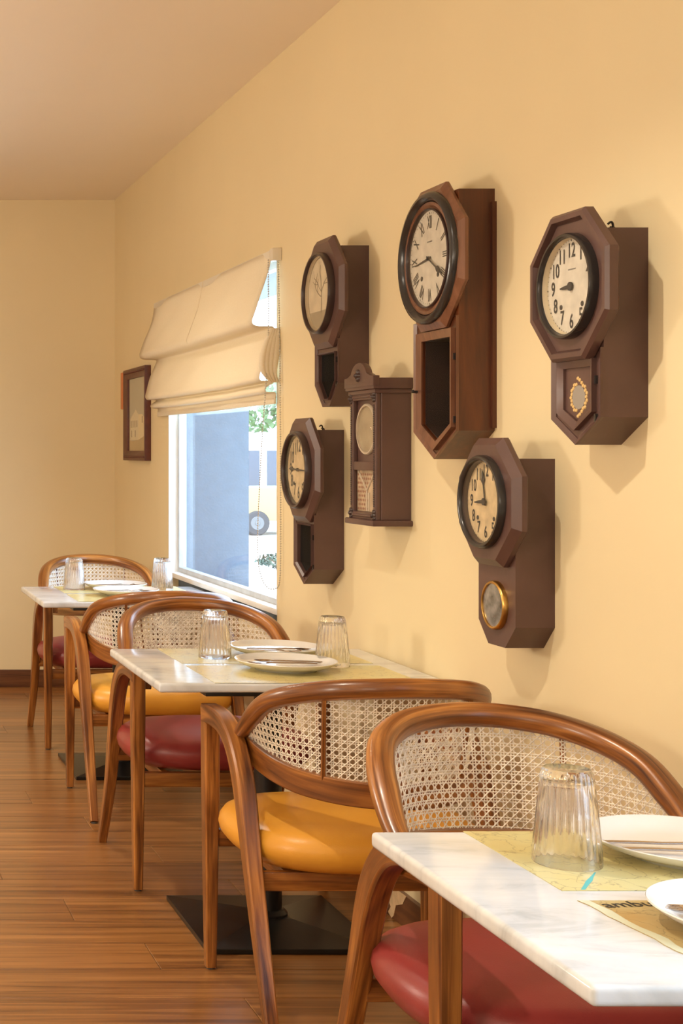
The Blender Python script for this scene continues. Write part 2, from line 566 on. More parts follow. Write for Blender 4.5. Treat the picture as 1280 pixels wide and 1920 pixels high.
# ------------------------------------------------------------------ room shell
TW = 0.36    # wall thickness
XL, YF = -3.6, -2.6
WIN = [(5.02, 6.62, 0.745, 2.00), (0.25, 1.82, 0.745, 2.00)]
mb = MB()
ys = [YF - 0.2, 0.25, 1.82, 5.02, 6.62, YB + 0.2]
mb.box(W, W + TW, ys[0], ys[1], -0.65, HC + 0.2)
mb.box(W, W + TW, ys[2], ys[3], -0.65, HC + 0.2)
mb.box(W, W + TW, ys[4], ys[5], -0.65, HC + 0.2)
for (y0, y1, z0, z1) in WIN:
    mb.box(W, W + TW, y0, y1, -0.65, z0 - 0.08)
    mb.box(W, W + TW, y0, y1, z1, HC + 0.2)
wall_right = tag(mb.build('wall_right', 'wall', smooth=False), kind='structure')
tag(boxobj('wall_back', (XL, W, YB, YB + 0.2, -0.1, HC + 0.2), 'wall', smooth=False), kind='structure')
tag(boxobj('wall_left', (XL - 0.2, XL, YF, YB + 0.2, -0.1, HC + 0.2), 'ceiling', smooth=False), kind='structure')
tag(boxobj('wall_front', (XL, W, YF - 0.2, YF, -0.1, HC + 0.2), 'ceiling', smooth=False), kind='structure')
tag(boxobj('ceiling', (XL, W, YF, YB, HC, HC + 0.2), 'ceiling', smooth=False), kind='structure')
floor = tag(boxobj('floor', (XL, W, YF, YB, -0.12, -0.012), 'recess_black', smooth=False), kind='structure')

# floor planks run across the room
pw, pl = 0.187, 1.22
mb = MB(); mb.box(0, pl - 0.0012, 0, pw - 0.0012, -0.012, 0)
proto = mb.build('plank', 'floor_wood', floor, bevel=0.0012, bseg=1, smooth=False)
pme = proto.data
rows = int((YB - 1.2) / pw) + 1
first = True
cut_cache = {}
for r in range(rows):
    y = YB - (r + 1) * pw - 0.001
    x = W - ((r * 0.437) % 1.0) * pl
    xs = []
    x1 = W
    xs.append((x, W))
    while x > -2.4:
        xs.append((x - pl, x)); x -= pl
    for (a, b) in xs:
        if b - a < 0.02: continue
        if abs((b - a) - pl) < 1e-4:
            me = pme
        else:
            q = MB(); q.box(0, b - a - 0.0012, 0, pw - 0.0012, -0.012, 0)
            oo = q.build('plank', 'floor_wood', floor, bevel=0.0012, bseg=1, smooth=False)
            oo.location = (a, y, 0)
            continue
        if first:
            o = proto; first = False
        else:
            o = bpy.data.objects.new('plank', me); COL.objects.link(o); o.parent = floor
        o.location = (a, y, 0)

tag(boxobj('baseboard_back', (XL, W - 0.014, YB - 0.014, YB, 0, 0.095), 'skirting', bevel=0.002), kind='structure')
bbr = boxobj('baseboard_right', (W - 0.014, W, YF, YB, 0, 0.090), 'skirting', bevel=0.002)
tag(bbr, kind='structure')
# patch of bare plaster where the skirting board has chipped away
mb = MB()
P_wall = lambda a, c, d: (W - d, a, c)
mb.prism([(4.02, 0.088), (3.86, 0.091), (3.885, 0.062), (3.93, 0.045), (3.945, 0.012), (3.96, 0.0), (3.985, 0.01), (3.965, 0.03), (3.995, 0.05), (3.975, 0.068)], P_wall, 0.0135, 0.0155)
mb.build('bare_patch', 'plaster_patch', bbr)

# ------------------------------------------------------------------ windows
def window(name, y0, y1, z0, z1):
    w = empty(name, (W, (y0 + y1) / 2, z0))
    tag(w, kind='structure')
    ox, oy, oz = W, (y0 + y1) / 2, z0
    def bx(n, b, mat, par=w, bevel=0.0):
        return boxobj(n, (b[0] - ox, b[1] - ox, b[2] - oy, b[3] - oy, b[4] - oz, b[5] - oz), mat, par, bevel)
    # painted inner reveal
    bx('reveal', (W - 0.001, W + 0.040, y1 - 0.004, y1 + 0.001, z0, z1), 'white_paint')
    bx('reveal', (W - 0.001, W + 0.040, y0 - 0.001, y0 + 0.004, z0, z1), 'white_paint')
    bx('reveal', (W - 0.001, W + 0.040, y0, y1, z1 - 0.004, z1 + 0.001), 'white_paint')
    bx('window_sill', (W - 0.003, W + 0.046, y0 - 0.002, y1 + 0.002, z0 - 0.022, z0), 'white_paint', bevel=0.003)
    fx0, fx1 = W + 0.040, W + 0.075
    bx('frame_stile', (fx0, fx1, y1 - 0.03, y1, z0, z1), 'frame_paint', bevel=0.003)
    bx('frame_stile', (fx0, fx1, y0, y0 + 0.03, z0, z1), 'frame_paint', bevel=0.003)
    bx('frame_rail', (fx0, fx1, y0 + 0.03, y1 - 0.03, z0, z0 + 0.022), 'frame_paint', bevel=0.003)
    bx('frame_rail', (fx0, fx1, y0 + 0.03, y1 - 0.03, z1 - 0.03, z1), 'frame_paint', bevel=0.003)
    bx('pane', (W + 0.055, W + 0.060, y0 + 0.03, y1 - 0.03, z0 + 0.022, z1 - 0.03), 'pane_glass')
    # outer reveal: rendered jambs and a sill falling outwards
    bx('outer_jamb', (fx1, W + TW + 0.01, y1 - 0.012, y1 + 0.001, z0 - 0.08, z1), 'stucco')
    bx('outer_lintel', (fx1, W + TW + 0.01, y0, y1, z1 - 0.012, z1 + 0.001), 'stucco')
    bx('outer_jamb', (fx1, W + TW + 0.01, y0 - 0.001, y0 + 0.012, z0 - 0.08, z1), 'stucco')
    mb = MB()
    P = lambda a, c, d: (a - ox, d - oy, c - oz)
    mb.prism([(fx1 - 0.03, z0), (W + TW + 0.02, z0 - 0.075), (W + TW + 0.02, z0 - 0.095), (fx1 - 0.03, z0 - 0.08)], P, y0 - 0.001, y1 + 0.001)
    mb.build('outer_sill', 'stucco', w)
    return w
window('window_1', *WIN[0])
window('window_2', *WIN[1])

# ------------------------------------------------------------------ roman blind
YN, YFAR = 5.00, 6.79
blind = empty('roman_blind', (W, (YN + YFAR) / 2, 1.47))
tag(blind, 'cream fabric roman blind gathered in folds above the window, with a beaded pull chain', 'blind')
def bl(p): return (p[0] - W, p[1] - (YN + YFAR) / 2, p[2] - 1.47)
prof = [(0.030, 2.008), (0.040, 1.955), (0.055, 1.89), (0.078, 1.825), (0.094, 1.782), (0.099, 1.764), (0.093, 1.750), (0.072, 1.744), (0.045, 1.744),
        (0.022, 1.742), (0.018, 1.732), (0.026, 1.712), (0.042, 1.66), (0.058, 1.60), (0.068, 1.572), (0.068, 1.558), (0.058, 1.551), (0.034, 1.552),
        (0.020, 1.550), (0.022, 1.543), (0.036, 1.535), (0.046, 1.524), (0.044, 1.514), (0.030, 1.511), (0.014, 1.511), (0.010, 1.503), (0.012, 1.490), (0.013, 1.474)]
mb = MB()
sm = catmull([(a, 0, b) for a, b in prof], 3)
NY = 24
rn = random.Random(3)
for j in range(NY + 1):
    y = YN + (YFAR - YN) * j / NY
    for q in sm:
        k = (q.z - 1.47) / 0.54
        sag = 0.004 * math.sin(j * 0.5 + q.z * 9) + 0.003 * math.sin(j * 1.1 + q.z * 31)
        mb.v.append(bl((W - max(0.006, q.x + sag * min(1, q.x / 0.04)), y, q.z - (0.006 * math.sin(PI * j / NY)) * (1 - k))))
m = len(sm)
for j in range(NY):
    for i in range(m - 1):
        mb.face((j * m + i, (j + 1) * m + i, (j + 1) * m + i + 1, j * m + i + 1))
cl = mb.build('cloth', 'blind_cloth', blind, angle=70, recalc=False)
so = cl.modifiers.new('thick', 'SOLIDIFY'); so.thickness = 0.003; so.offset = 0
# centre seam of the upper tier
mb = MB()
mb.sweep([bl((W - a - 0.002, (YN + YFAR) / 2, b)) for a, b in prof[:7]], lambda t: (0.0022, 0.0012), ref=(0, 1, 0), n=6, sub=3)
mb.build('seam', 'blind_cloth', cl)
mb = MB(); mb.box(*[c for pr in (((W - 0.032) - W, (W - 0.001) - W), (YN - (YN + YFAR) / 2, YFAR - (YN + YFAR) / 2), (1.985 - 1.47, 2.012 - 1.47)) for c in pr])
mb.build('head_rail', 'plastic_white', blind, bevel=0.003)
mb = MB(); mb.box(*[c for pr in ((-0.034, -0.0005), (4.965 - (YN + YFAR) / 2, YN - (YN + YFAR) / 2), (1.972 - 1.47, 2.016 - 1.47)) for c in pr])
mb.build('end_bracket', 'plastic_white', blind, bevel=0.004)
mb = MB(); mb.box(*[c for pr in ((-0.017, -0.009), (YN - (YN + YFAR) / 2 + 0.004, YFAR - (YN + YFAR) / 2 - 0.004), (1.4705 - 1.47, 1.492 - 1.47)) for c in pr])
mb.build('bottom_bar', 'blind_cloth', blind, bevel=0.002)
# gathered cloth edge at the near end
mb = MB()
for (dx, w0) in ((0.010, 0.010), (0.024, 0.010), (0.038, 0.010), (0.050, 0.008)):
    mb.sweep([bl((W - dx * 0.5, YN - 0.004, 1.735)), bl((W - dx - 0.006, YN - 0.014, 1.66)), bl((W - dx - 0.010, YN - 0.010, 1.59)), bl((W - dx * 0.6, YN + 0.004, 1.55))],
             lambda t, w0=w0: (w0 * (0.6 + 0.9 * math.sin(PI * min(1, t * 1.1))), 0.012), ref=(1, 0, 0), n=10, sub=4)
mb.build('gathered_edge', 'blind_cloth', blind, angle=60)
# bead chain
mb = MB()
path = catmull([bl(p) for p in ((W - 0.042, 4.985, 1.975), (W - 0.042, 4.985, 1.70), (W - 0.052, 4.985, 1.52), (W - 0.062, 5.0, 1.30), (W - 0.072, 5.005, 1.05), (W - 0.074, 5.0, 0.93),
        (W - 0.066, 4.99, 0.865), (W - 0.045, 4.985, 0.825), (W - 0.020, 4.98, 0.822), (W - 0.012, 4.955, 0.85), (W - 0.010, 4.95, 1.0), (W - 0.010, 4.955, 1.5), (W - 0.010, 4.975, 1.975))], 24)
L = 0; prev = path[0]; step = 0.0085; nxt = 0
for p in path[1:]:
    d = (p - prev).length
    while nxt <= L + d and d > 0:
        c = prev + (p - prev) * ((nxt - L) / d)
        r = 0.0034
        b = len(mb.v)
        for q in ((r, 0, 0), (-r, 0, 0), (0, r, 0), (0, -r, 0), (0, 0, r), (0, 0, -r)):
            mb.v.append(tuple(c + Vector(q)))
        for q in ((0, 2, 4), (2, 1, 4), (1, 3, 4), (3, 0, 4), (2, 0, 5), (1, 2, 5), (3, 1, 5), (0, 3, 5)):
            mb.face([b + i for i in q])
        nxt += step
    L += d; prev = p
mb.sweep([tuple(q) for q in path[::6]], lambda t: (0.0007, 0.0007), n=5, sub=1, start=(0.3, 0.9, 0.1))
ch = mb.build('pull_chain', 'chain', blind, angle=80)

# ------------------------------------------------------------------ wall clocks
def PW(a, c, d):           # a: to the viewer's right (towards the camera), c: up, d: out of the wall
    return (-d, -a, c)

def house(hw, top, sb, pt, fb):
    return [(-hw, top), (hw, top), (hw, sb), (fb, pt), (-fb, pt), (-hw, sb)]
def inset_house(hw, top, sb, pt, fb, i, it=None):
    it = i if it is None else it
    return house(hw - i, top - it, sb + i * 0.45, pt + i * 1.1 if fb == 0 else pt + i, max(0.0005, fb - i * 0.35) if fb > 0 else 0.0)

ARAB = ['12', '1', '2', '3', '4', '5', '6', '7', '8', '9', '10', '11']
ROMAN = ['XII', 'I', 'II', 'III', 'IIII', 'V', 'VI', 'VII', 'VIII', 'IX', 'X', 'XI']

def dial_marks(parent, R, d, roman=False, mat='ink', size=0.2, rad=0.74, condense=0.75):
    for k in range(12):
        s = ROMAN[k] if roman else ARAB[k]
        vs, fs = text_mesh(s, R * size * 1.45)
        th = PI / 2 - k * PI / 6
        cx, cy = R * rad * math.cos(th), R * rad * math.sin(th)
        mb = MB()
        rot = th - PI / 2 if roman else 0.0
        ca, sa = math.cos(rot), math.sin(rot)
        for v in vs:
            x, y = v.x * condense, v.y
            if roman: y *= 1.25
            mb.v.append(PW(cx + x * ca - y * sa, cy + x * sa + y * ca, d))
        for f in fs: mb.face(f)
        mb.build('numeral', mat, parent, smooth=False, recalc=False)
    # minute track
    mb = MB()
    for k in range(60):
        th = k * PI / 30
        r0, r1 = R * 0.945, R * (0.975 if k % 5 else 0.985)
        hw = 0.0007 if k % 5 else 0.0016
        c, s = math.cos(th), math.sin(th)
        b = len(mb.v)
        for (r, o) in ((r0, -hw), (r1, -hw), (r1, hw), (r0, hw)):
            mb.v.append(PW(r * c - o * s, r * s + o * c, d))
        mb.face((b, b + 1, b + 2, b + 3))
    mb.build('minute_track', mat, parent, smooth=False, recalc=False)

def hand(parent, th, length, d, spade=True, mat='ink', wide=1.0, name='hand'):
    """th clockwise from 12 in degrees"""
    a = PI / 2 - math.radians(th)
    c, s = math.cos(a), math.sin(a)
    w = 0.0022 * wide
    if spade:
        poly = [(-0.12, -w), (0.5, -w), (0.55, -w * 1.2), (0.66, -w * 4), (0.78, -w * 2.6), (1.0, 0), (0.78, w * 2.6), (0.66, w * 4), (0.55, w * 1.2), (0.5, w), (-0.12, w)]
    else:
        poly = [(-0.12, -w * 1.4), (0.6, -w), (1.0, -w * 0.4), (1.0, w * 0.4), (0.6, w), (-0.12, w * 1.4)]
    mb = MB()
    pts = []
    for (r, o) in poly:
        r *= length
        pts.append((r * c - o * s, r * s + o * c))
    mb.prism(pts, PW, d, d + 0.0012)
    mb.rings([('c', 0.0055 * wide, d), ('c', 0.0055 * wide, d + 0.003)], PW, 16, True, True)
    return mb.build(name, mat, parent, smooth=False)

def bezel(parent, rings, mat, name='bezel', seg=64, centre=(0, 0)):
    mb = MB(); mb.rings(rings, PW, seg, centre=centre)
    return mb.build(name, mat, parent, angle=50)

def octagon_clock(label, yc, zo, R, hw, top, sb, pt, fb, D, style):
    """zo: height of octagon centre; top/sb/pt: body top, side bottom and lowest point"""
    c = empty('wall_clock', (W, yc, zo))
    tag(c, label, 'clock', 'antique pendulum clocks on the wall')
    paint = style.get('paint', 'clock_paint')
    t_, s_, p_ = top - zo, sb - zo, pt - zo
    oz = style.get('oz', 0.022)          # octagon thickness in front of the body
    # case: slab at the back, block behind the dial, hollow pendulum box below
    mid = -R * 0.86
    mb = MB()
    mb.prism(house(hw, t_, s_, p_, fb), PW, 0.0, 0.012)
    mb.prism([(-hw, t_), (hw, t_), (hw, mid), (-hw, mid)], PW, 0.012, D)
    outer = house(hw, mid, s_, p_, fb)
    wi = style.get('win_inset', 0.036)
    inner = inset_house(hw, mid, s_, p_, fb, wi, style.get('win_top', 0.035))
    if style.get('porthole'):
        mb.prism(outer, PW, 0.012, D)
    else:
        mb.ringprism(outer, inner, PW, 0.012, D)
    mb.build('case', style.get('side', paint), c, smooth=False)
    if not style.get('porthole'):
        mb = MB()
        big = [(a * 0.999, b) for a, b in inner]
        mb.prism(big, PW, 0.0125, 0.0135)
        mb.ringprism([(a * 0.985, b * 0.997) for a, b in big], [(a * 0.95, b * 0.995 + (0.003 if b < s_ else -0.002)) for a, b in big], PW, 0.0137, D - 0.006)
        mb.build('added_tray', style.get('added_tray', 'recess_black'), c, smooth=False)  # added tray; its near-black tone paints in the shade inside the box
        # door frame around the opening, glazed
        fr_w = style.get('frame_w', 0.013)
        o2 = inset_house(hw, mid, s_, p_, fb, wi - fr_w, style.get('win_top', 0.035) - fr_w)
        mb = MB(); mb.ringprism(o2, inner, PW, D, D + 0.010, D + 0.004)
        door = mb.build('door', style.get('frame_mat', paint), c, bevel=0.002, bseg=2)
        mb = MB(); mb.prism(inner, PW, D - 0.004, D - 0.0025)
        mb.build('door_glass', 'door_glass', door, smooth=False)
        for hz in (0.25, 0.8):
            z = mid + (s_ - mid) * hz - 0.02
            mb = MB()
            for q in [[(hw - wi + fr_w - 0.001, z), (hw - wi + fr_w + 0.005, z), (hw - wi + fr_w + 0.005, z - 0.016), (hw - wi + fr_w - 0.001, z - 0.016)]]:
                mb.prism(q, PW, D, D + 0.005)
            mb.build('hinge', 'bezel_black', door, smooth=False)
    # edge mouldings along the pendulum box
    if not style.get('porthole'):
        mw = 0.011
        mb = MB()
        mb.ringprism(house(hw + 0.001, mid, s_, p_, fb), inset_house(hw + 0.001, mid, s_, p_, fb, mw, 0.001), PW, D, D + 0.007, D + 0.002)
        mb.build('box_moulding', style.get('mould', paint), c, bevel=0.002, bseg=2)
    # octagonal head
    rb = style['rb']
    a0 = D - 0.002
    if style.get('rim', True) and style.get('groove'):
        rg = [('o', R - 0.006, a0), ('o', R, a0 + 0.005), ('o', R, D + oz * 0.75), ('o', R - 0.006, D + oz), ('o', R - 0.016, D + oz), ('o', R - 0.020, D + oz * 0.55), ('o', R - 0.022, D + oz * 0.6), ('c', rb * 0.915, D + oz * 0.6), ('c', rb * 0.915, a0 - 0.001)]
        front = D + oz * 0.6
    else:
        rg = [('o', R - 0.004, a0), ('o', R, a0 + 0.004), ('o', R, D + oz * 0.45), ('o', R - 0.016, D + oz), ('c', rb * 0.915, D + oz), ('c', rb * 0.915, a0 - 0.001)]
        front = D + oz
    mb = MB(); mb.rings(rg, PW, 64)
    mb.build('octagon_frame', style.get('oct_mat', paint), c, angle=22)
    return c, front

def standard_dial(c, front, rb, style, D):
    """bezel tube, recessed dial, glass"""
    depth = style.get('bez_h', 0.016)
    bm_ = style.get('bez_mat', 'bezel_black')
    w = style.get('bez_w', 0.012)
    ri = rb - w
    bz = bezel(c, [('c', rb, front - 0.001), ('c', rb, front + depth * 0.7), ('c', rb - w * 0.25, front + depth), ('c', rb - w * 0.7, front + depth), ('c', ri, front + depth * 0.75), ('c', ri, front + depth * 0.5)], bm_)
    dd = front + depth - 0.020
    mb = MB(); mb.rings([('c', ri - 0.0005, front + depth * 0.5), ('c', ri - 0.002, dd)], PW, 64)
    mb.build('inner_ring', style.get('inner_mat', bm_), bz, angle=50)
    mb = MB(); mb.rings([('c', ri - 0.001, dd - 0.001), ('c', ri - 0.001, dd)], PW, 64, True, True)
    dl = mb.build('dial', style['dial'], c, smooth=False)
    mb = MB(); mb.rings([('c', ri, front + depth * 0.55), ('c', ri, front + depth * 0.62)], PW, 64, True, True)
    mb.build('dial_glass', 'clock_glass', bz, smooth=False)
    return dl, dd, ri

def keyholes(dl, R, dd, ang=(60, -60)):
    for (x, y) in ((-0.42, -0.40), (0.42, -0.40)):
        mb = MB(); mb.rings([('c', R * 0.055, dd), ('c', R * 0.055, dd + 0.0008)], PW, 16, True, True, centre=(R * x, R * y))
        mb.build('winding_hole', 'ink', dl, smooth=False)

def hook(c, a, z, d=0.03):
    mb = MB()
    mb.sweep([PW(a, z - 0.012, d), PW(a, z + 0.010, d), PW(a, z + 0.016, d + 0.004), PW(a, z + 0.012, d + 0.010)], lambda t: (0.0022, 0.0022), n=8, sub=4, start=(0, 1, 0))
    mb.sweep([PW(a - 0.007, z, d - 0.008), PW(a - 0.007, z + 0.006, d - 0.006), PW(a - 0.007, z + 0.007, d + 0.002)], lambda t: (0.002, 0.002), n=8, sub=4, start=(0, 1, 0))
    mb.build('hanging_hook', 'bezel_black', c)

# --- upper left clock with a blank glared dial
D = 0.086
A_st = dict(rb=0.118, win_inset=0.024, win_top=0.04, frame_w=0.004, dial='dial_cream', bez_mat='clock_paint_dark', bez_h=0.020, bez_w=0.010, inner_mat='dial_cream')
c, fr = octagon_clock('brown octagonal wall clock with a blank cream dial, upper clock nearest the window', 4.262, 1.777, 0.165, 0.097, 1.9075, 1.504, 1.437, 0.030, D, A_st)
dl, dd, ri = standard_dial(c, fr, 0.122, A_st, D)
rn = random.Random(11)
def branch(mb, x, y, ang, ln, w, lev):
    pts = [(x, y)]
    for k in range(4):
        ang += rn.uniform(-0.35, 0.35)
        x += math.cos(ang) * ln / 4; y += math.sin(ang) * ln / 4
        pts.append((x, y))
        if lev > 0 and k in (1, 3):
            branch(mb, x, y, ang + rn.choice((-1, 1)) * rn.uniform(0.5, 0.9), ln * 0.6, w * 0.7, lev - 1)
    for (p, q) in zip(pts[:-1], pts[1:]):
        dx, dy = q[0] - p[0], q[1] - p[1]
        l = math.hypot(dx, dy); nx, ny = -dy / l * w, dx / l * w
        if max(math.hypot(*p), math.hypot(*q)) > ri * 0.9: continue
        b = len(mb.v)
        for (px, py) in ((p[0] + nx, p[1] + ny), (p[0] - nx, p[1] - ny), (q[0] - nx, q[1] - ny), (q[0] + nx, q[1] + ny)):
            mb.v.append(PW(px, py, dd + 0.0006))
        mb.face((b, b + 1, b + 2, b + 3))
mb = MB()
branch(mb, 0.005, -0.06, 1.57, 0.13, 0.0022, 2)
branch(mb, 0.005, -0.01, 2.6, 0.07, 0.0018, 1)
branch(mb, 0.005, 0.0, 0.6, 0.07, 0.0018, 1)
mb.build('branching_lines', 'line_brown', dl, smooth=False, recalc=False)  # thin brown branching lines across the dial
mb = MB()
th0 = math.radians(-152); th1 = math.radians(-28)
pts = [((ri - 0.002) * math.cos(th0 + (th1 - th0) * k / 20), (ri - 0.002) * math.sin(th0 + (th1 - th0) * k / 20)) for k in range(21)]
b = len(mb.v)
for p in pts: mb.v.append(PW(p[0], p[1], dd + 0.0004))
mb.face([b + i for i in range(21)])
mb.build('lower_segment', 'dial_brown', dl, smooth=False, recalc=False)  # browner lower part of the dial

# --- lower left clock, showing a quarter past nine
B_st = dict(rb=0.118, win_inset=0.026, win_top=0.035, frame_w=0.006, dial='dial_aged', bez_mat='clock_paint_dark', bez_h=0.020, bez_w=0.014, inner_mat='bezel_black')
c, fr = octagon_clock('brown octagonal wall clock with black numerals, lowest clock beside the window', 4.462, 1.245, 0.162, 0.095, 1.369, 0.939, 0.886, 0.0, D, B_st)
dl, dd, ri = standard_dial(c, fr, 0.122, B_st, D)
dial_marks(dl, ri, dd + 0.0008, size=0.34, rad=0.68)
hand(dl, 272, ri * 0.80, dd + 0.002, name='hour_hand'); hand(dl, 92, ri * 0.72, dd + 0.004, False, name='minute_hand')
keyholes(dl, ri, dd)
hook(c, -0.01, 1.369 - 1.245)

# --- right clock with a gold wreath on its door
D_st = dict(rb=0.105, groove=True, oz=0.026, win_inset=0.042, win_top=0.035, frame_w=0.016, dial='dial_white', bez_mat='bezel_black', bez_h=0.018, bez_w=0.010, inner_mat='dial_cream', added_tray='clock_paint')
c, fr = octagon_clock('brown octagonal wall clock with a gold wreath on its small door, rightmost clock', 2.838, 1.632, 0.149, 0.093, 1.735, 1.368, 1.315, 0.0, D, D_st)
dl, dd, ri = standard_dial(c, fr, 0.106, D_st, D)
dial_marks(dl, ri, dd + 0.0008, size=0.29, rad=0.74)
hand(dl, 268, ri * 0.42, dd + 0.002, False, wide=1.6, name='hour_hand')
keyholes(dl, ri, dd)
mb = MB()
for k in range(7):
    x = -0.013 + k * 0.0043
    mb.prism([(x, 0.033), (x + 0.003, 0.033), (x + 0.003, 0.0355), (x, 0.0355)], PW, dd + 0.0003, dd + 0.0006)
mb.build('maker_mark', 'ink_grey', dl, smooth=False)
# wreath panel behind the door glass
zc = -0.222
mb = MB()
mid = -0.149 * 0.86
inner = inset_house(0.093, mid, 1.368 - 1.632, 1.315 - 1.632, 0.0, 0.042, 0.035)
mb.prism(inner, PW, D - 0.0022, D - 0.0012)
pan = mb.build('door_panel', 'clock_paint', c, smooth=False)
mb = MB(); mb.rings([('c', 0.024, D - 0.0012), ('c', 0.024, D - 0.0004)], PW, 40, True, True, centre=(0, zc))
mb.build('oval_mirror', 'grey_glass', pan, smooth=False)
mb = MB()
for k in range(26):
    th = 2 * PI * k / 26
    r = 0.0275 + (0.003 if k % 2 else 0)
    ex = 1.25 if abs(math.sin(th)) > 0.97 else 1.0
    mb.rings([('c', 0.0042, D - 0.0012), ('c', 0.0030, D + 0.0004)], PW, 8, True, True, centre=(r * math.cos(th), zc + r * ex * math.sin(th)))
mb.build('gold_wreath', 'gold_print', pan, smooth=False)
hook(c, 0.06, 1.735 - 1.632, 0.05)

# --- lower right clock with a brass porthole
F_st = dict(rb=0.105, porthole=True, oz=0.028, dial='dial_aged', bez_mat='bezel_black', bez_h=0.016, bez_w=0.012, inner_mat='clock_paint_dark')
c, fr = octagon_clock('brown octagonal wall clock with a round brass-rimmed porthole, lowest clock on the right', 3.186, 1.189, 0.143, 0.088, 1.2855, 0.9165, 0.866, 0.040, D, F_st)
dl, dd, ri = standard_dial(c, fr, 0.105, F_st, D)
dial_marks(dl, ri, dd + 0.0008, size=0.28, rad=0.74)
hand(dl, 349, ri * 0.80, dd + 0.002, name='minute_hand'); hand(dl, 267, ri * 0.50, dd + 0.004, False, wide=1.5, name='hour_hand')
keyholes(dl, ri, dd)
zc = 1.033 - 1.189
bz = bezel(c, [('c', 0.055, D - 0.001), ('c', 0.055, D + 0.008), ('c', 0.053, D + 0.011), ('c', 0.051, D + 0.012), ('c', 0.0485, D + 0.011), ('c', 0.048, D + 0.006)], 'brass', 'porthole_rim', 48, (0, zc - 0.076))
mb = MB(); mb.rings([('c', 0.0483, D + 0.006), ('c', 0.0483, D + 0.008)], PW, 48, True, True, centre=(0, zc - 0.076))
mb.build('porthole_glass', 'mirror_old', bz, smooth=False)
hook(c, 0.0, 1.2855 - 1.189, 0.05)

# --- tall reddish clock with roman numerals
E_st = dict(rb=0.132, win_inset=0.040, win_top=0.048, frame_w=0.020, dial='dial_white', paint='clock_wood', side='clock_wood', frame_mat='clock_wood_light', mould='clock_wood_light', oct_mat='clock_wood_light', oz=0.020, added_tray='shade_brown')
c, fr = octagon_clock('tall reddish wooden wall clock with roman numerals and a long glazed door', 3.500, 1.778, 0.176, 0.122, 1.928, 1.3515, 1.283, 0.0, D, E_st)
mb = MB(); mb.prism([(-0.128, -0.30), (-0.128, 0.118), (0.132, 0.118), (0.132, -0.42), (-0.128, -0.42)], PW, 0.0, 0.010)
mb.build('back_board', 'clock_wood', c, smooth=False)
bezel(c, [('c', 0.163, fr - 0.001), ('c', 0.163, fr + 0.006), ('c', 0.158, fr + 0.013), ('c', 0.150, fr + 0.015), ('c', 0.144, fr + 0.010), ('c', 0.141, fr + 0.004), ('c', 0.138, fr - 0.001)], 'bezel_black', 'ring_moulding')
bezel(c, [('c', 0.139, fr - 0.001), ('c', 0.138, fr + 0.004), ('c', 0.131, fr + 0.006), ('c', 0.126, fr + 0.001), ('c', 0.122, fr - 0.001)], 'clock_wood_light', 'inner_moulding')
bz = bezel(c, [('c', 0.1225, fr - 0.002), ('c', 0.1225, fr + 0.006), ('c', 0.120, fr + 0.008), ('c', 0.1185, fr + 0.006), ('c', 0.118, fr - 0.008)], 'clock_paint_dark')
dd = fr - 0.003
mb = MB(); mb.rings([('c', 0.1183, dd - 0.001), ('c', 0.1183, dd)], PW, 64, True, True)
dl = mb.build('dial', 'dial_white', c, smooth=False)
mb = MB(); mb.rings([('c', 0.1182, fr + 0.003), ('c', 0.1182, fr + 0.004)], PW, 64, True, True)
mb.build('dial_glass', 'clock_glass', bz, smooth=False)
dial_marks(dl, 0.116, dd + 0.0008, roman=True, size=0.21, rad=0.76, condense=0.60)
hand(dl, 263, 0.082, dd + 0.002, False, mat='ink', name='minute_hand'); hand(dl, 121, 0.092, dd + 0.004, mat='ink', wide=0.9, name='hour_hand')
keyholes(dl, 0.112, dd)
mb = MB()
for k in range(6):
    x = -0.014 + k * 0.005
    mb.prism([(x, 0.040), (x + 0.0035, 0.040), (x + 0.0035, 0.0435), (x, 0.0435)], PW, dd + 0.0003, dd + 0.0006)
mb.build('maker_mark', 'ink_grey', dl, smooth=False)
mb = MB(); mb.sweep([PW(-0.098, -0.325, D), PW(-0.098, -0.325, D + 0.022)], lambda t: (0.005 - 0.002 * t, 0.005 - 0.002 * t), n=8, sub=1, start=(0, 1, 0))
mb.sweep([PW(-0.100, -0.325, D + 0.018), PW(-0.092, -0.322, D + 0.020)], lambda t: (0.003, 0.003), n=6, sub=1, start=(0, 0, 1))
mb.build('door_catch', 'bezel_black', c)

# --- rectangular carved clock in the middle
yc, z0, z1 = 3.955, 1.098, 1.503
c = empty('wall_clock', (W, yc, z0))
tag(c, 'brown carved rectangular wall clock with an arched crest and a lattice panel', 'clock', 'antique pendulum clocks on the wall')
H = z1 - z0; hw = 0.094; Dc = 0.098
mb = MB()
mb.prism([(-hw, 0.015), (hw, 0.015), (hw, H - 0.03), (-hw, H - 0.03)], PW, 0.0, 0.084)
mb.ringprism([(-hw, 0.015), (hw, 0.015), (hw, H - 0.03), (-hw, H - 0.03)], [(-hw + 0.02, 0.036), (hw - 0.02, 0.036), (hw - 0.02, H - 0.058), (-hw + 0.02, H - 0.058)], PW, 0.084, Dc)
mb.build('case', 'clock_paint', c, smooth=False, bevel=0.004, bseg=2)
mb = MB(); mb.prism([(-hw - 0.012, 0), (hw + 0.012, 0), (hw + 0.012, 0.016), (-hw - 0.012, 0.016)], PW, 0.0, Dc + 0.012)
mb.build('base_moulding', 'clock_paint', c, bevel=0.004)
mb = MB()
mb.prism([(-hw - 0.012, H - 0.030), (hw + 0.012, H - 0.030), (hw + 0.012, H), (-hw - 0.012, H)], PW, 0.0, Dc + 0.010)
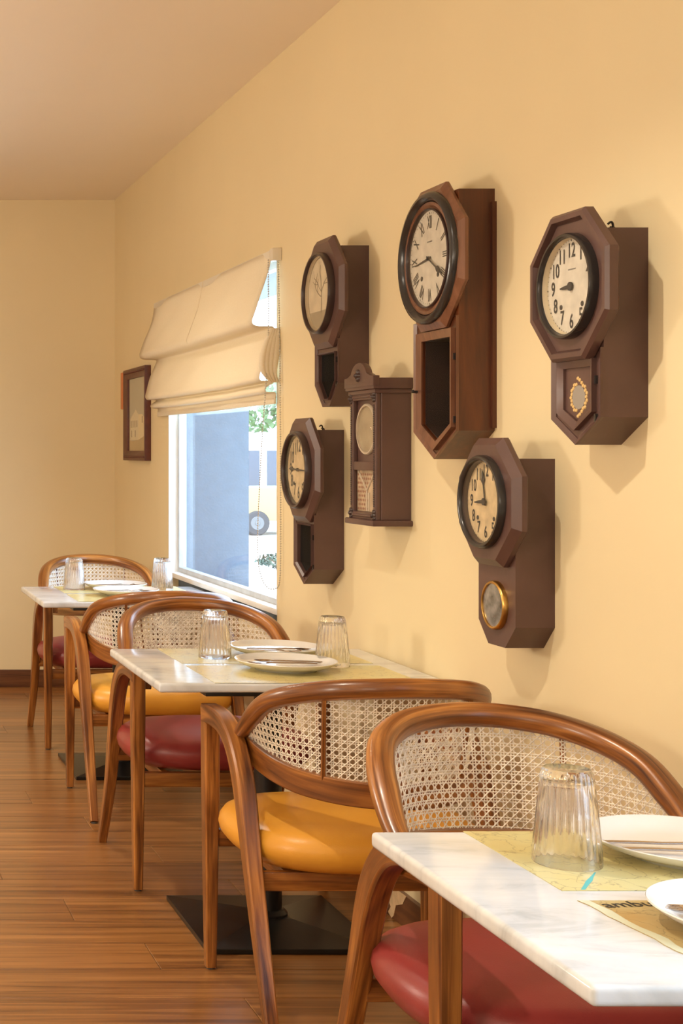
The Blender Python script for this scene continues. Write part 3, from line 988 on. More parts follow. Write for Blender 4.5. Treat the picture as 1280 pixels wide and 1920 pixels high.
mb.prism([(-hw - 0.006, H - 0.042), (hw + 0.006, H - 0.042), (hw + 0.006, H - 0.030), (-hw - 0.006, H - 0.030)], PW, 0.0, Dc + 0.004)
mb.build('cornice', 'clock_paint', c, bevel=0.003)
pts = [(-hw - 0.014, H - 0.022), (hw + 0.014, H - 0.022), (hw + 0.014, H + 0.006), (hw - 0.010, H + 0.008)]
for k in range(13):
    th = math.radians(20 + 140 * k / 12)
    pts.append((0.062 * math.cos(th), H + 0.0 + 0.046 * math.sin(th)))
pts += [(-hw + 0.010, H + 0.008), (-hw - 0.014, H + 0.006)]
mb = MB(); mb.prism(pts, PW, Dc - 0.006, Dc + 0.012)
mb.build('crest', 'clock_paint', c, bevel=0.002)
def knot(name, cx, cz, d, r, par, seed, sx=1.0, sz=1.0):
    rr = random.Random(seed); mb = MB()
    for k in range(7):
        a = 2 * PI * k / 7
        q = (cx + sx * r * 0.55 * math.cos(a), cz + sz * r * 0.55 * math.sin(a))
        s = r * rr.uniform(0.35, 0.5)
        mb.rings([('c', s, d), ('c', s * 0.8, d + s * 0.6), ('c', s * 0.3, d + s * 0.9)], PW, 10, False, True, centre=q)
    mb.rings([('c', r * 0.5, d), ('c', r * 0.35, d + r * 0.6), ('c', r * 0.1, d + r * 0.8)], PW, 10, False, True, centre=(cx, cz))
    return mb.build(name, 'clock_paint_dark', par, angle=60)
knot('carved_flower', 0.0, H + 0.010, Dc + 0.012, 0.017, c, 1, 0.8, 1.2)
for i, (sx, zz) in enumerate(((-1, 0.030), (1, 0.030), (-1, H - 0.052), (1, H - 0.052))):
    knot('corner_ornament', sx * (hw - 0.010), zz, Dc, 0.013, c, 5 + i, 0.7, 1.5)
for zz in (0.026, H - 0.048):
    mb = MB(); mb.sweep([PW(-hw + 0.025, zz, Dc + 0.001), PW(hw - 0.025, zz, Dc + 0.001)], lambda t: (0.004, 0.004), n=8, sub=1, start=(0, 0, 1))
    mb.build('turned_rail', 'clock_paint', c)
for sx in (-1, 1):
    mb = MB()
    for k in range(46):
        zz = 0.055 + k * (H - 0.13) / 45
        mb.rings([('c', 0.0030, Dc - 0.001), ('c', 0.0026, Dc + 0.0018), ('c', 0.001, Dc + 0.003)], PW, 8, False, True, centre=(sx * (hw - 0.010), zz))
    tag(mb.build('beaded_strip', 'clock_paint_dark', c, angle=60), kind='stuff')
mb = MB(); mb.prism([(-hw + 0.02, 0.152), (hw - 0.02, 0.152), (hw - 0.02, 0.176), (-hw + 0.02, 0.176)], PW, 0.083, Dc - 0.001)
mb.build('cross_rail', 'clock_paint', c, bevel=0.002)
mb = MB(); mb.rings([('c', 0.072, 0.0835), ('c', 0.072, 0.088), ('c', 0.069, 0.091), ('c', 0.065, 0.090), ('c', 0.064, 0.084)], PW, 56, centre=(0, 0.266))
bz = mb.build('bezel', 'lattice_bar', c, angle=50)
mb = MB(); mb.rings([('c', 0.0645, 0.0840), ('c', 0.0645, 0.0850)], PW, 56, True, True, centre=(0, 0.266))
mb.build('dial', 'dial_brown', c, smooth=False)
mb = MB()
mb.rings([('c', 0.0635 * math.cos(a), 0.089 + 0.014 * math.sin(a)) for a in [math.radians(x) for x in (0, 18, 36, 54, 72, 84)]], PW, 48, False, True, centre=(0, 0.266))
mb.build('domed_glass', 'clock_glass', bz, angle=80)
mb = MB(); mb.prism([(-hw + 0.021, 0.037), (hw - 0.021, 0.037), (hw - 0.021, 0.152), (-hw + 0.021, 0.152)], PW, 0.0838, 0.0850)
lp = mb.build('lattice_panel', 'lattice_panel', c, smooth=False)
mb = MB()
for r in range(9):
    for q in range(9):
        x = -0.066 + q * 0.0135 + (0.0067 if r % 2 else 0); zz = 0.044 + r * 0.012
        if zz > 0.148: continue
        if x > 0.004 and zz < 0.098 + (x * 0.75): continue
        if x > 0.068: continue
        mb.prism([(x - 0.0042, zz), (x, zz - 0.0042), (x + 0.0042, zz), (x, zz + 0.0042)], PW, 0.0850, 0.0856)
tag(mb.build('lattice_print', 'lattice_dot', lp, smooth=False), kind='stuff')
for (p, q) in (((0, 0.038), (0, 0.095)), ((0, 0.095), (-0.062, 0.150)), ((0, 0.095), (0.062, 0.150)), ((0.016, 0.038), (0.016, 0.090))):
    mb = MB(); mb.sweep([PW(p[0], p[1], 0.0860), PW(q[0], q[1], 0.0860)], lambda t: (0.0028, 0.003), n=6, sub=1, start=(1, 0, 0))
    mb.build('tracery_bar', 'lattice_bar', lp)

# ------------------------------------------------------------------ framed picture
py0, py1, pz0, pz1 = 6.985, 7.500, 1.258, 1.730
pc = empty('framed_picture', (W, (py0 + py1) / 2, pz0))
tag(pc, 'dark wooden framed picture of a pale house, on the wall past the window', 'picture')
hw = (py1 - py0) / 2; H = pz1 - pz0
mb = MB(); mb.ringprism([(-hw, 0), (hw, 0), (hw, H), (-hw, H)], [(-hw + 0.06, 0.05), (hw - 0.06, 0.05), (hw - 0.06, H - 0.05), (-hw + 0.06, H - 0.05)], PW, 0.0, 0.032, 0.022)
fr_o = mb.build('frame', 'picture_wood', pc, bevel=0.003)
mb = MB()
for k in range(36):
    a = -hw + 0.02 + k * (2 * hw - 0.04) / 35
    for zz in (0.018, H - 0.018):
        mb.rings([('c', 0.006, 0.028), ('c', 0.003, 0.034)], PW, 8, False, True, centre=(a, zz))
tag(mb.build('carved_beading', 'picture_wood', fr_o, angle=60), kind='stuff')
def flat(name, poly, d, mat, par):
    mb = MB(); mb.prism(poly, PW, d - 0.0004, d); return mb.build(name, mat, par, smooth=False)
pr = flat('print', [(-hw + 0.05, 0.04), (hw - 0.05, 0.04), (hw - 0.05, H - 0.04), (-hw + 0.05, H - 0.04)], 0.010, 'picture_sky', pc)
flat('printed_ground', [(-hw + 0.055, 0.045), (hw - 0.055, 0.045), (hw - 0.055, 0.13), (0.05, 0.115), (-0.09, 0.10), (-hw + 0.055, 0.105)], 0.0106, 'picture_ground', pr)
flat('printed_house', [(-hw + 0.075, 0.105), (0.02, 0.105), (0.02, 0.235), (-0.04, 0.262), (-hw + 0.085, 0.215)], 0.0110, 'picture_house', pr)
flat('printed_house', [(0.02, 0.105), (0.16, 0.125), (0.20, 0.165), (0.19, 0.205), (0.10, 0.235), (0.02, 0.235)], 0.0110, 'picture_house_side', pr)
for (a, b) in ((-0.16, 0.17), (-0.115, 0.17), (-0.07, 0.17), (-0.025, 0.17), (-0.15, 0.12), (-0.06, 0.12), (0.10, 0.19)):
    flat('printed_window', [(a, b), (a + 0.018, b), (a + 0.018, b + 0.035), (a, b + 0.035)], 0.0114, 'picture_dark', pr)
mb = MB(); mb.prism([(-hw + 0.055, 0.045), (hw - 0.055, 0.045), (hw - 0.055, H - 0.045), (-hw + 0.055, H - 0.045)], PW, 0.015, 0.0165)
mb.build('picture_glass', 'clock_glass', pc, smooth=False)
mb = MB(); mb.box(W - 0.024, W - 0.0005, 7.545, 7.60, 1.53, 1.725)
tg = mb.build('wall_tag', 'orange_tag', None, bevel=0.003)
tag(tg, 'thin orange strip on the wall at the edge of the framed picture', 'tag')

# ------------------------------------------------------------------ tables
TX0, TX1, TZ, TT = 0.832, 1.575, 0.717, 0.024
def make_table():
    t = empty('cafe_table')
    lx0, lx1 = -(TX1 - TX0) / 2, (TX1 - TX0) / 2
    mb = MB(); mb.box(lx0, lx1, -0.317, 0.317, TZ - TT, TZ)
    mb.build('table_top', 'marble', t, bevel=0.008, bseg=4)
    mb = MB(); mb.box(-0.25, 0.25, -0.300, 0.300, TZ - TT - 0.012, TZ - TT - 0.0003)
    mb.build('support_plate', 'black_metal', t, bevel=0.002)
    mb = MB(); mb.lathe([(0.037, 0.035), (0.037, TZ - TT - 0.012)], 32)
    mb.build('column', 'black_metal', t)
    mb = MB(); mb.lathe([(0.052, 0.03), (0.052, 0.042), (0.044, 0.050), (0.040, 0.052)], 32)
    mb.build('collar', 'black_metal', t)
    s = 0.225
    mb = MB()
    b = 0
    for (q, z) in ((s, 0.0), (s, 0.014), (0.05, 0.036)):
        for (x, y) in ((-q, -q), (q, -q), (q, q), (-q, q)): mb.v.append((x, y, z))
    mb.face((3, 2, 1, 0)); mb.face((8, 9, 10, 11))
    for k in range(2):
        for i in range(4):
            j = (i + 1) % 4
            mb.face((k * 4 + i, k * 4 + j, k * 4 + 4 + j, k * 4 + 4 + i))
    mb.build('base_plate', 'black_metal', t, bevel=0.002, smooth=False)
    return t
TCX = (TX0 + TX1) / 2
TABLES = [(TCX, 1.865), (TCX + 0.02 * 0, 3.895), (TCX, 5.845)]
tl = ['white marble cafe table nearest the camera, cut off by the right edge',
      'white marble cafe table in the middle of the row, a yellow chair before it',
      'white marble cafe table farthest away, under the window']
proto_t = make_table()
for i, (x, y) in enumerate(TABLES):
    o = proto_t if i == 0 else copy_tree(proto_t)
    o.location = (x, y, 0)
    tag(o, tl[i], 'table', 'marble tables along the wall')

# ------------------------------------------------------------------ chairs
HWC = 0.275
TOP = [(-0.258, 0.190, 0.622), (-0.257, 0.245, 0.655), (-0.250, 0.300, 0.696), (-0.236, 0.360, 0.736), (-0.203, 0.430, 0.763), (-0.145, 0.491, 0.782), (-0.072, 0.527, 0.791), (0, 0.538, 0.794)]
LOW = [(-0.243, 0.026, 0.620), (-0.242, 0.12, 0.617), (-0.238, 0.21, 0.604), (-0.230, 0.280, 0.590), (-0.212, 0.350, 0.577), (-0.180, 0.415, 0.567), (-0.126, 0.467, 0.560), (-0.063, 0.495, 0.556), (0, 0.504, 0.555)]
def mirror(pts):
    return pts + [(-x, y, z) for (x, y, z) in reversed(pts[:-1])]
TOPM, LOWM = mirror(TOP), mirror(LOW)

def cane_mesh():
    top = catmull(TOPM[1:-1], 10); low = catmull(LOWM[2:-2], 10)
    def resample(P, n):
        L = [0]
        for a, b in zip(P[:-1], P[1:]): L.append(L[-1] + (b - a).length)
        out = []; k = 0
        for i in range(n + 1):
            s = L[-1] * i / n
            while k < len(P) - 2 and L[k + 1] < s: k += 1
            d = L[k + 1] - L[k]
            out.append(P[k].lerp(P[k + 1], (s - L[k]) / d if d else 0))
        return out, L[-1]
    N = 200
    tp, lt = resample(top, N); lw, ll = resample(low, N)
    LL = (lt + ll) / 2
    def surf(l, z):
        i = (l / LL + 0.5) * N
        if i < 0 or i > N: return None, -1, None
        k = min(N - 1, int(i)); f = i - k
        a = lw[k].lerp(lw[k + 1], f); b = tp[k].lerp(tp[k + 1], f)
        za = a.z + 0.012; zb = b.z - 0.012
        if zb - za < 0.004: return None, -1, None
        w = (z - za) / (zb - za)
        A = Vector((a.x, a.y, za)); Bv = Vector((b.x, b.y, zb))
        tg = (tp[k + 1] - tp[k]).normalized()
        up = (Bv - A).normalized()
        nrm = tg.cross(up).normalized()
        return A.lerp(Bv, w), w, nrm
    p = 0.0172
    hwid = 0.0011; th = 0.0010
    mb = MB()
    def strand(fn, s0, s1, step, off):
        n = max(2, int((s1 - s0) / step))
        run = []
        def flush():
            if len(run) >= 2:
                b = len(mb.v)
                for q, (pt, nr) in enumerate(run):
                    d = (run[min(q + 1, len(run) - 1)][0] - run[max(q - 1, 0)][0])
                    if d.length < 1e-9: d = Vector((1, 0, 0))
                    d.normalize()
                    sd = d.cross(nr).normalized()
                    c = pt + nr * off
                    mb.v.append(tuple(c - sd * hwid)); mb.v.append(tuple(c + nr * th)); mb.v.append(tuple(c + sd * hwid)); mb.v.append(tuple(c - nr * th))
                for q in range(len(run) - 1):
                    o = b + q * 4
                    for k in range(4):
                        k2 = (k + 1) % 4
                        mb.face((o + k, o + k2, o + 4 + k2, o + 4 + k))
            run.clear()
        for i in range(n + 1):
            s = s0 + (s1 - s0) * i / n
            l, z = fn(s)
            pt, w, nr = surf(l, z)
            if pt is None or w < -0.09 or w > 1.09: flush()
            else: run.append((pt, nr))
        flush()
    zmin, zmax = 0.54, 0.80
    ng = int(LL / 2 / p) + 2
    for k in range(-ng, ng + 1):
        for s in (-1, 1):
            l = (k + 0.5) * p + s * 0.15 * p
            strand(lambda z, l=l: (l, z), zmin, zmax, p / 2, 0.0)
    for k in range(int((zmax - zmin) / p) + 1):
        for s in (-1, 1):
            z = zmin + (k + 0.5) * p + s * 0.15 * p
            strand(lambda l, z=z: (l, z), -LL / 2, LL / 2, p / 1.5, 0.0008)
    for k in range(-ng - 16, ng + 17):
        c = (k + 0.5) * p
        strand(lambda z, c=c: (c + (z - zmin - 0.0), z), zmin, zmax, p / 2.2, 0.0016)
        strand(lambda z, c=c: (c - (z - zmin - 0.0), z), zmin, zmax, p / 2.2, -0.0006)
    # rim cord along both edges of the panel
    return mb

def make_chair(leather_mat):
    ch = empty('cane_armchair')
    for s in (-1, 1):
        x = s * HWC
        # front leg, upright and tapered
        mb = MB()
        mb.sweep([(x, 0.0, 0.005), (x, 0, 0.12), (x, 0, 0.36), (x, 0, 0.60), (x, 0, 0.664)], lambda t: (0.0130 + 0.0062 * min(1, t * 1.4), 0.0135 + 0.009 * min(1, t * 1.4)), ref=(1, 0, 0), rect=0.22, sub=3)
        lg = mb.build('leg', 'chair_wood', ch, angle=30)
        mb = MB(); mb.lathe([(0.011, 0.0), (0.011, 0.006)], 14, (x, 0.0, 0)); mb.build('glide', 'glide', lg)
        # rear leg: runs back from the front leg as an arm, then bends down to the floor
        arc = [(x, -0.016, 0.640), (x, 0.055, 0.646), (x, 0.135, 0.642), (x, 0.205, 0.618), (x, 0.262, 0.568), (x, 0.303, 0.500), (x, 0.352, 0.375), (x, 0.425, 0.20), (x + s * 0.004, 0.528, 0.005)]
        mb = MB()
        def sz(t):
            a = 0.0205 - 0.007 * max(0, (t - 0.45) / 0.55)
            b = 0.0235 + 0.004 * math.exp(-((t - 0.36) / 0.10) ** 2) - 0.0095 * max(0, (t - 0.40) / 0.60)
            return (a, b)
        mb.sweep(arc, sz, ref=(1, 0, 0), rect=0.22, sub=5)
        lg = mb.build('leg', 'chair_wood', ch, angle=30)
        mb = MB(); mb.lathe([(0.011, 0.0), (0.011, 0.006)], 14, (x + s * 0.004, 0.527, 0)); mb.build('glide', 'glide', lg)
    mb = MB(); mb.sweep(TOPM, lambda t: (0.017 + 0.008 * min(1, 8 * t, 8 * (1 - t)), 0.014 + 0.008 * min(1, 8 * t, 8 * (1 - t))), n=18, power=2.4, sub=6, start=(1, 0, 0.2))
    mb.build('top_rail', 'chair_wood', ch, angle=60)
    mb = MB(); mb.sweep(LOWM, lambda t: (0.0275, 0.0145), ref=(0, 0, 1), rect=0.10, sub=5)
    mb.build('lower_rail', 'chair_wood', ch, angle=25)
    for s in (-1, 1):
        mb = MB(); mb.sweep([(s * 0.150, 0.457, 0.565), (s * 0.160, 0.492, 0.772)], lambda t: (0.0048, 0.0045), ref=(1, 0, 0), n=12, power=4, sub=4)
        mb.build('back_stick', 'chair_wood', ch)
    tag(CANE.copy() if False else link_mesh('cane_webbing', CANE_ME, ch), kind='stuff')
    # seat rails
    for (n_, a, b) in (('seat_rail', (-HWC + 0.012, 0.0, 0.330), (HWC - 0.012, 0.0, 0.330)), ('seat_rail', (-HWC + 0.012, 0.362, 0.330), (HWC - 0.012, 0.362, 0.330))):
        mb = MB(); mb.sweep([a, b], lambda t: (0.021, 0.011), ref=(0, 0, 1), rect=0.10, sub=4)
        mb.build(n_, 'chair_wood', ch)
    for s in (-1, 1):
        mb = MB(); mb.sweep([(s * (HWC - 0.085), 0.0, 0.330), (s * (HWC - 0.085), 0.362, 0.328)], lambda t: (0.018, 0.010), ref=(0, 0, 1), rect=0.12, sub=4)
        mb.build('seat_rail', 'chair_wood', ch)
    # cushion
    mb = MB()
    seg = 72
    prof = [(0.052, 0.3515), (0.034, 0.355), (0.015, 0.367), (0.004, 0.382), (0.0, 0.399), (0.003, 0.416), (0.013, 0.432), (0.034, 0.445), (0.075, 0.454), (0.13, 0.459), (0.21, 0.462)]
    hx, hy, cy = 0.290, 0.235, 0.200
    for (ins, z) in prof:
        for i in range(seg):
            th = 2 * PI * i / seg
            c, s = math.cos(th), math.sin(th)
            e = 2 / 3.0
            px = math.copysign(abs(c) ** e, c) * max(0.02, hx - ins * 1.1); py = math.copysign(abs(s) ** e, s) * max(0.015, hy - ins)
            mb.v.append((px * (1 - 0.05 * max(0, py) / hy), cy + py, z))
    for k in range(len(prof) - 1):
        for i in range(seg):
            j = (i + 1) % seg
            mb.face((k * seg + i, k * seg + j, (k + 1) * seg + j, (k + 1) * seg + i))
    mb.face(range(seg - 1, -1, -1)); mb.face([(len(prof) - 1) * seg + i for i in range(seg)])
    mb.build('seat_cushion', leather_mat, ch, angle=70)
    return ch
def link_mesh(name, me, parent):
    o = bpy.data.objects.new(name, me); COL.objects.link(o); o.parent = parent
    return o
_tmp = cane_mesh().build('cane_webbing', 'cane', None, recalc=False, smooth=False)
CANE_ME = _tmp.data
bpy.data.objects.remove(_tmp)
CANE = None

red = make_chair('leather_red')
yel = make_chair('leather_yellow')
CH = [('r', 1.232, 2.205, 'wooden cane-back armchair with a red seat, at the nearest table'),
      ('r', 1.190, 4.210, 'wooden cane-back armchair with a red seat, behind the middle table'),
      ('r', 1.232, 6.210, 'wooden cane-back armchair with a red seat, farthest away by the back wall'),
      ('y', 1.235, 3.576, 'wooden cane-back armchair with a yellow seat, its back to us before the middle table'),
      ('y', 1.207, 5.500, 'wooden cane-back armchair with a yellow seat, its back to us before the farthest table')]
used = {'r': False, 'y': False}
for k, x, y, lab in CH:
    src = red if k == 'r' else yel
    o = copy_tree(src) if used[k] else src
    used[k] = True
    o.location = (x, y, 0)
    o.rotation_euler = (0, 0, PI if k == 'y' else 0)
    tag(o, lab, 'chair', 'cane-back armchairs at the tables')

# ------------------------------------------------------------------ tableware
def place_mats():
    specs = [  # table y centre, far or near, material, label
        (0, 1, 'map_yellow', 'yellow printed map place mat with a teal river, under the tumbler on the nearest table'),
        (0, -1, 'map_brown', 'brown torn-edged map place mat lettered ambur on the nearest table'),
        (1, 1, 'map_yellow', 'map place mat on the far half of the middle table'),
        (1, -1, 'map_yellow', 'map place mat on the near half of the middle table'),
        (2, 1, 'map_yellow', 'map place mat on the far half of the farthest table'),
        (2, -1, 'map_yellow', 'map place mat on the near half of the farthest table')]
    for (ti, s, mat, lab) in specs:
        tx, ty = TABLES[ti]
        x0, x1 = 0.973 - tx, 1.50 - tx
        y0, y1 = (0.020, 0.314) if s > 0 else (-0.314, -0.022)
        e = empty('place_mat', (tx, ty, TZ)); tag(e, lab, 'place mat', 'map place mats')
        rr = random.Random(ti * 2 + s)
        P = lambda a, c, d: (a, c, d)
        left = []
        nL = 14
        for k in range(nL + 1):
            y = y1 + (y0 - y1) * k / nL
            j = 0.0
            if ti == 0 and s < 0:
                j = 0.03 * (k / nL) ** 1.2 + rr.uniform(-0.0025, 0.0025)
            left.append((x0 + j, y))
        poly = left + [(x1, y0), (x1, y1)]
        mb = MB(); mb.prism(poly, P, 0.0002, 0.0010)
        mat_o = mb.build('paper', mat, e, smooth=False)
        if ti == 0 and s > 0:
            mb = MB()
            pts = [(0.082, 0.022), (0.084, 0.045), (0.089, 0.060), (0.094, 0.072), (0.101, 0.085), (0.104, 0.10)]
            wd = [0.003, 0.0035, 0.0045, 0.003, 0.002, 0.0012]
            for (q, w_) in zip(pts, wd):
                mb.v.append((-0.2015 + (q[1] - 0.022) * 0.75 - w_, q[1], 0.0013)); mb.v.append((-0.2015 + (q[1] - 0.022) * 0.75 + w_, q[1], 0.0013))
            for k in range(5): mb.face((2 * k, 2 * k + 1, 2 * k + 3, 2 * k + 2))
            mb.build('printed_river', 'river_ink', mat_o, smooth=False, recalc=False)
        if ti == 0 and s < 0:
            mb = MB()
            inner = [(x + 0.012 + rr.uniform(0, 0.004), y) for (x, y) in left]
            for (a, b) in zip(left, inner):
                mb.v.append((a[0], a[1], 0.0012)); mb.v.append((b[0], b[1], 0.0012))
            for k in range(nL): mb.face((2 * k, 2 * k + 1, 2 * k + 3, 2 * k + 2))
            mb.build('torn_border', 'map_border', mat_o, smooth=False, recalc=False)
            vs, fs = text_mesh('ambur', 0.030)
            mb = MB(); a = 0.10
            for v in vs:
                x, y = v.x * 1.05, v.y
                mb.v.append((1.033 - tx + x * math.cos(a) - y * math.sin(a), (1.826 - ty) + x * math.sin(a) + y * math.cos(a), 0.0014))
            for f in fs: mb.face(f)
            mb.build('lettering', 'ink', mat_o, smooth=False, recalc=False)
place_mats()

def make_tumbler():
    # upside-down fluted tumbler: wide rim on the table, thick base on top
    R0, R1, H, NF = 0.0455, 0.0335, 0.134, 26
    outer = [(0.0, R0 * 0.985), (0.0012, R0), (0.010, R0 * 0.992), (0.016, R0 * 0.985), (0.035, 0), (0.060, 0), (0.085, 0), (0.110, 0), (0.122, 0), (0.129, 0), (0.1325, 0), (0.134, 0)]
    prof = []
    for (z, r) in outer:
        if r == 0:
            r = R0 * 0.985 + (R1 - R0 * 0.985) * (z - 0.016) / (H - 0.016)
            if z > 0.128: r -= (z - 0.128) * 0.55
        prof.append((r, z))
    n_out = len(prof)
    prof.append((R1 * 0.72, 0.1335)); prof.append((R1 * 0.5, 0.131)); prof.append((0.0006, 0.1305))
    inner = [(0.0006, 0.118), (R1 * 0.80, 0.118), (R1 * 0.90, 0.115), (R1 * 0.93, 0.108)]
    for z in (0.085, 0.06, 0.035, 0.016):
        inner.append((R0 * 0.985 + (R1 - R0 * 0.985) * (z - 0.016) / (H - 0.016) - 0.0026, z))
    inner += [(R0 * 0.992 - 0.0022, 0.008), (R0 * 0.985 - 0.0016, 0.0)]
    prof_all = prof + inner
    def mod(k, th):
        z = prof_all[k][1]
        if k < n_out and 0.014 < z < 0.131:
            f = min(1, (z - 0.014) / 0.01) * min(1, (0.131 - z) / 0.006)
            return 1 + 0.040 * f * abs(math.sin(NF * th / 2)) - 0.022 * f
        return 1.0
    mb = MB(); mb.lathe(prof_all, NF * 8, (0, 0, 0), mod, closed=True)
    return mb
tum_me = None
TUM = [(1.046, 2.012, 'fluted glass tumbler upside down on the nearest table'),
       (1.094, 4.025, 'fluted glass tumbler upside down at the left of the plates on the middle table'),
       (1.372, 3.870, 'fluted glass tumbler upside down at the right of the plates on the middle table'),
       (1.039, 6.020, 'fluted glass tumbler upside down at the left of the plates on the farthest table'),
       (1.410, 6.010, 'fluted glass tumbler upside down beside the window on the farthest table')]
for i, (x, y, lab) in enumerate(TUM):
    if i == 0:
        o = make_tumbler().build('glass_tumbler', 'tumbler_glass', None, angle=60); tum_me = o.data
    else:
        o = bpy.data.objects.new('glass_tumbler', tum_me); COL.objects.link(o)
    o.location = (x, y, TZ + 0.0012)
    tag(o, lab, 'glass', 'upside-down tumblers')

PL_PROF = [(0.001, 0.004), (0.070, 0.004), (0.074, 0.0), (0.080, 0.0), (0.083, 0.005), (0.105, 0.010), (0.122, 0.017), (0.130, 0.0235), (0.1325, 0.026), (0.1315, 0.0275), (0.128, 0.0265), (0.118, 0.0195), (0.102, 0.0135), (0.085, 0.0105), (0.06, 0.0095), (0.001, 0.009)]
PLATES = [(1.235, 2.040, 'white plate behind the tumbler on the nearest table, two brown handles across it'),
          (1.140, 1.718, 'white plate holding a fork and spoon, cut off by the right edge'),
          (1.282, 4.075, 'white plate on the far half of the middle table'),
          (1.222, 3.800, 'white plate on the near half of the middle table'),
          (1.215, 6.030, 'white plate on the far half of the farthest table'),
          (1.205, 5.770, 'white plate on the near half of the farthest table')]
pl_me = None
for i, (x, y, lab) in enumerate(PLATES):
    if i == 0:
        mb = MB(); mb.lathe(PL_PROF, 72); o = mb.build('dinner_plate', 'ceramic', None, angle=60); pl_me = o.data
    else:
        o = bpy.data.objects.new('dinner_plate', pl_me); COL.objects.link(o)
    o.location = (x, y, TZ + 0.0012)
    tag(o, lab, 'plate', 'white dinner plates')

def make_spoon():
    mb = MB()
    pts = [(-0.088, 0, 0.0025), (-0.05, 0, 0.0035), (0.0, 0, 0.0035), (0.035, 0, 0.0045), (0.045, 0, 0.0035)]
    mb.sweep(pts, lambda t: (0.0052 - 0.0026 * t, 0.0019), ref=(0, 1, 0), n=10, power=3, sub=4)
    # bowl
    n, m = 16, 6
    b = len(mb.v)
    for k in range(m + 1):
        f = k / m
        for i in range(n):
            th = 2 * PI * i / n
            mb.v.append((0.066 + 0.025 * f * math.cos(th), 0.0165 * f * math.sin(th) * (1 - 0.12 * math.cos(th)), 0.0005 + 0.0045 * f * f))
    for k in range(m):
        for i in range(n):
            j = (i + 1) % n
            mb.face((b + k * n + i, b + k * n + j, b + (k + 1) * n + j, b + (k + 1) * n + i))
    return mb
def make_fork():
    mb = MB()
    pts = [(-0.088, 0, 0.0025), (-0.05, 0, 0.0035), (0.0, 0, 0.0035), (0.030, 0, 0.0045), (0.045, 0, 0.0025)]
    mb.sweep(pts, lambda t: (0.0052 - 0.0022 * t, 0.0019), ref=(0, 1, 0), n=10, power=3, sub=4)
    mb.sweep([(0.040, 0, 0.003), (0.047, 0, 0.002), (0.058, 0, 0.0015)], lambda t: (0.004 + 0.0075 * min(1, t * 1.6), 0.001), ref=(0, 1, 0), n=10, power=4, sub=4)
    for k in range(4):
        y = -0.0096 + k * 0.0064
        mb.sweep([(0.056, y, 0.0015), (0.072, y, 0.0018), (0.092, y, 0.0048)], lambda t: (0.0018 - 0.0008 * t, 0.0009), ref=(0, 1, 0), n=8, power=3, sub=4)
    return mb
sp_me = fk_me = None
PT = TZ + 0.0145
CUT = []   # (kind, plate, dx, dy, rz deg, label)
CUT.append(('spoon', 0, -0.022, -0.026, -8, 'spoon lying nearer us across the far plate on the nearest table'))
CUT.append(('fork', 0, -0.030, 0.010, -8, 'fork lying behind the spoon on the far plate of the nearest table'))
CUT.append(('fork', 1, -0.022, 0.040, 172, 'fork on the plate at the right edge of the nearest table'))
CUT.append(('spoon', 1, -0.006, 0.004, 172, 'spoon below the fork on the plate at the right edge'))
CUT.append(('spoon', 2, 0.010, 0.008, -10, 'spoon on the far plate of the middle table'))
CUT.append(('fork', 2, -0.030, -0.022, -10, 'fork on the far plate of the middle table'))
CUT.append(('fork', 3, -0.004, 0.008, 174, 'fork on the near plate of the middle table'))
CUT.append(('spoon', 3, 0.020, 0.040, 172, 'spoon behind the fork on the near plate of the middle table'))
CUT.append(('spoon', 4, 0.02, 0.0, 8, 'spoon on the far plate of the farthest table'))
CUT.append(('fork', 4, 0.0, 0.035, 6, 'fork on the far plate of the farthest table'))
CUT.append(('spoon', 5, 0.015, 0.0, 14, 'spoon on the near plate of the farthest table'))
CUT.append(('fork', 5, -0.01, 0.036, 12, 'fork on the near plate of the farthest table'))
for (k, pi_, dx, dy, rz, lab) in CUT:
    if k == 'spoon':
        if sp_me is None:
            o = make_spoon().build('spoon', 'steel', None, angle=60); sp_me = o.data
        else:
            o = bpy.data.objects.new('spoon', sp_me); COL.objects.link(o)
    else:
        if fk_me is None:
            o = make_fork().build('fork', 'steel', None, angle=60); fk_me = o.data
        else:
            o = bpy.data.objects.new('fork', fk_me); COL.objects.link(o)
    o.location = (PLATES[pi_][0] + dx, PLATES[pi_][1] + dy, PT)
    o.rotation_euler = (0, 0, math.radians(rz))
    tag(o, lab, k, 'cutlery on the plates')

# ------------------------------------------------------------------ outdoors through the window
GZ = -0.64
tag(boxobj('ground', (W + TW, 90, -30, 120, GZ - 0.1, GZ), 'outdoor_ground', smooth=False), kind='structure')
bus = empty('minibus', (11.0, 33.0, GZ))
tag(bus, 'yellow and white minibus parked outside, seen through the window', 'vehicle')
def bb(n, b, mat, par=bus, bev=0.03): return boxobj(n, (b[0] - 11, b[1] - 11, b[2] - 33, b[3] - 33, b[4] - GZ, b[5] - GZ), mat, par, bev)
bb('lower_body', (7.5, 13.4, 33.0, 34.9, -0.30, 0.48), 'bus_yellow')
bb('upper_body', (7.6, 12.6, 33.06, 34.84, 0.44, 1.45), 'bus_white')
bb('roof', (7.65, 12.5, 33.1, 34.8, 1.40, 1.64), 'bus_white', bev=0.08)
for k in range(4):
    bb('side_window', (7.85 + k * 1.17, 8.85 + k * 1.17, 33.03, 33.08, 0.52, 1.34), 'bus_window', bev=0.01)
bb('bumper', (13.2, 13.5, 33.05, 34.85, -0.34, -0.10), 'tyre')
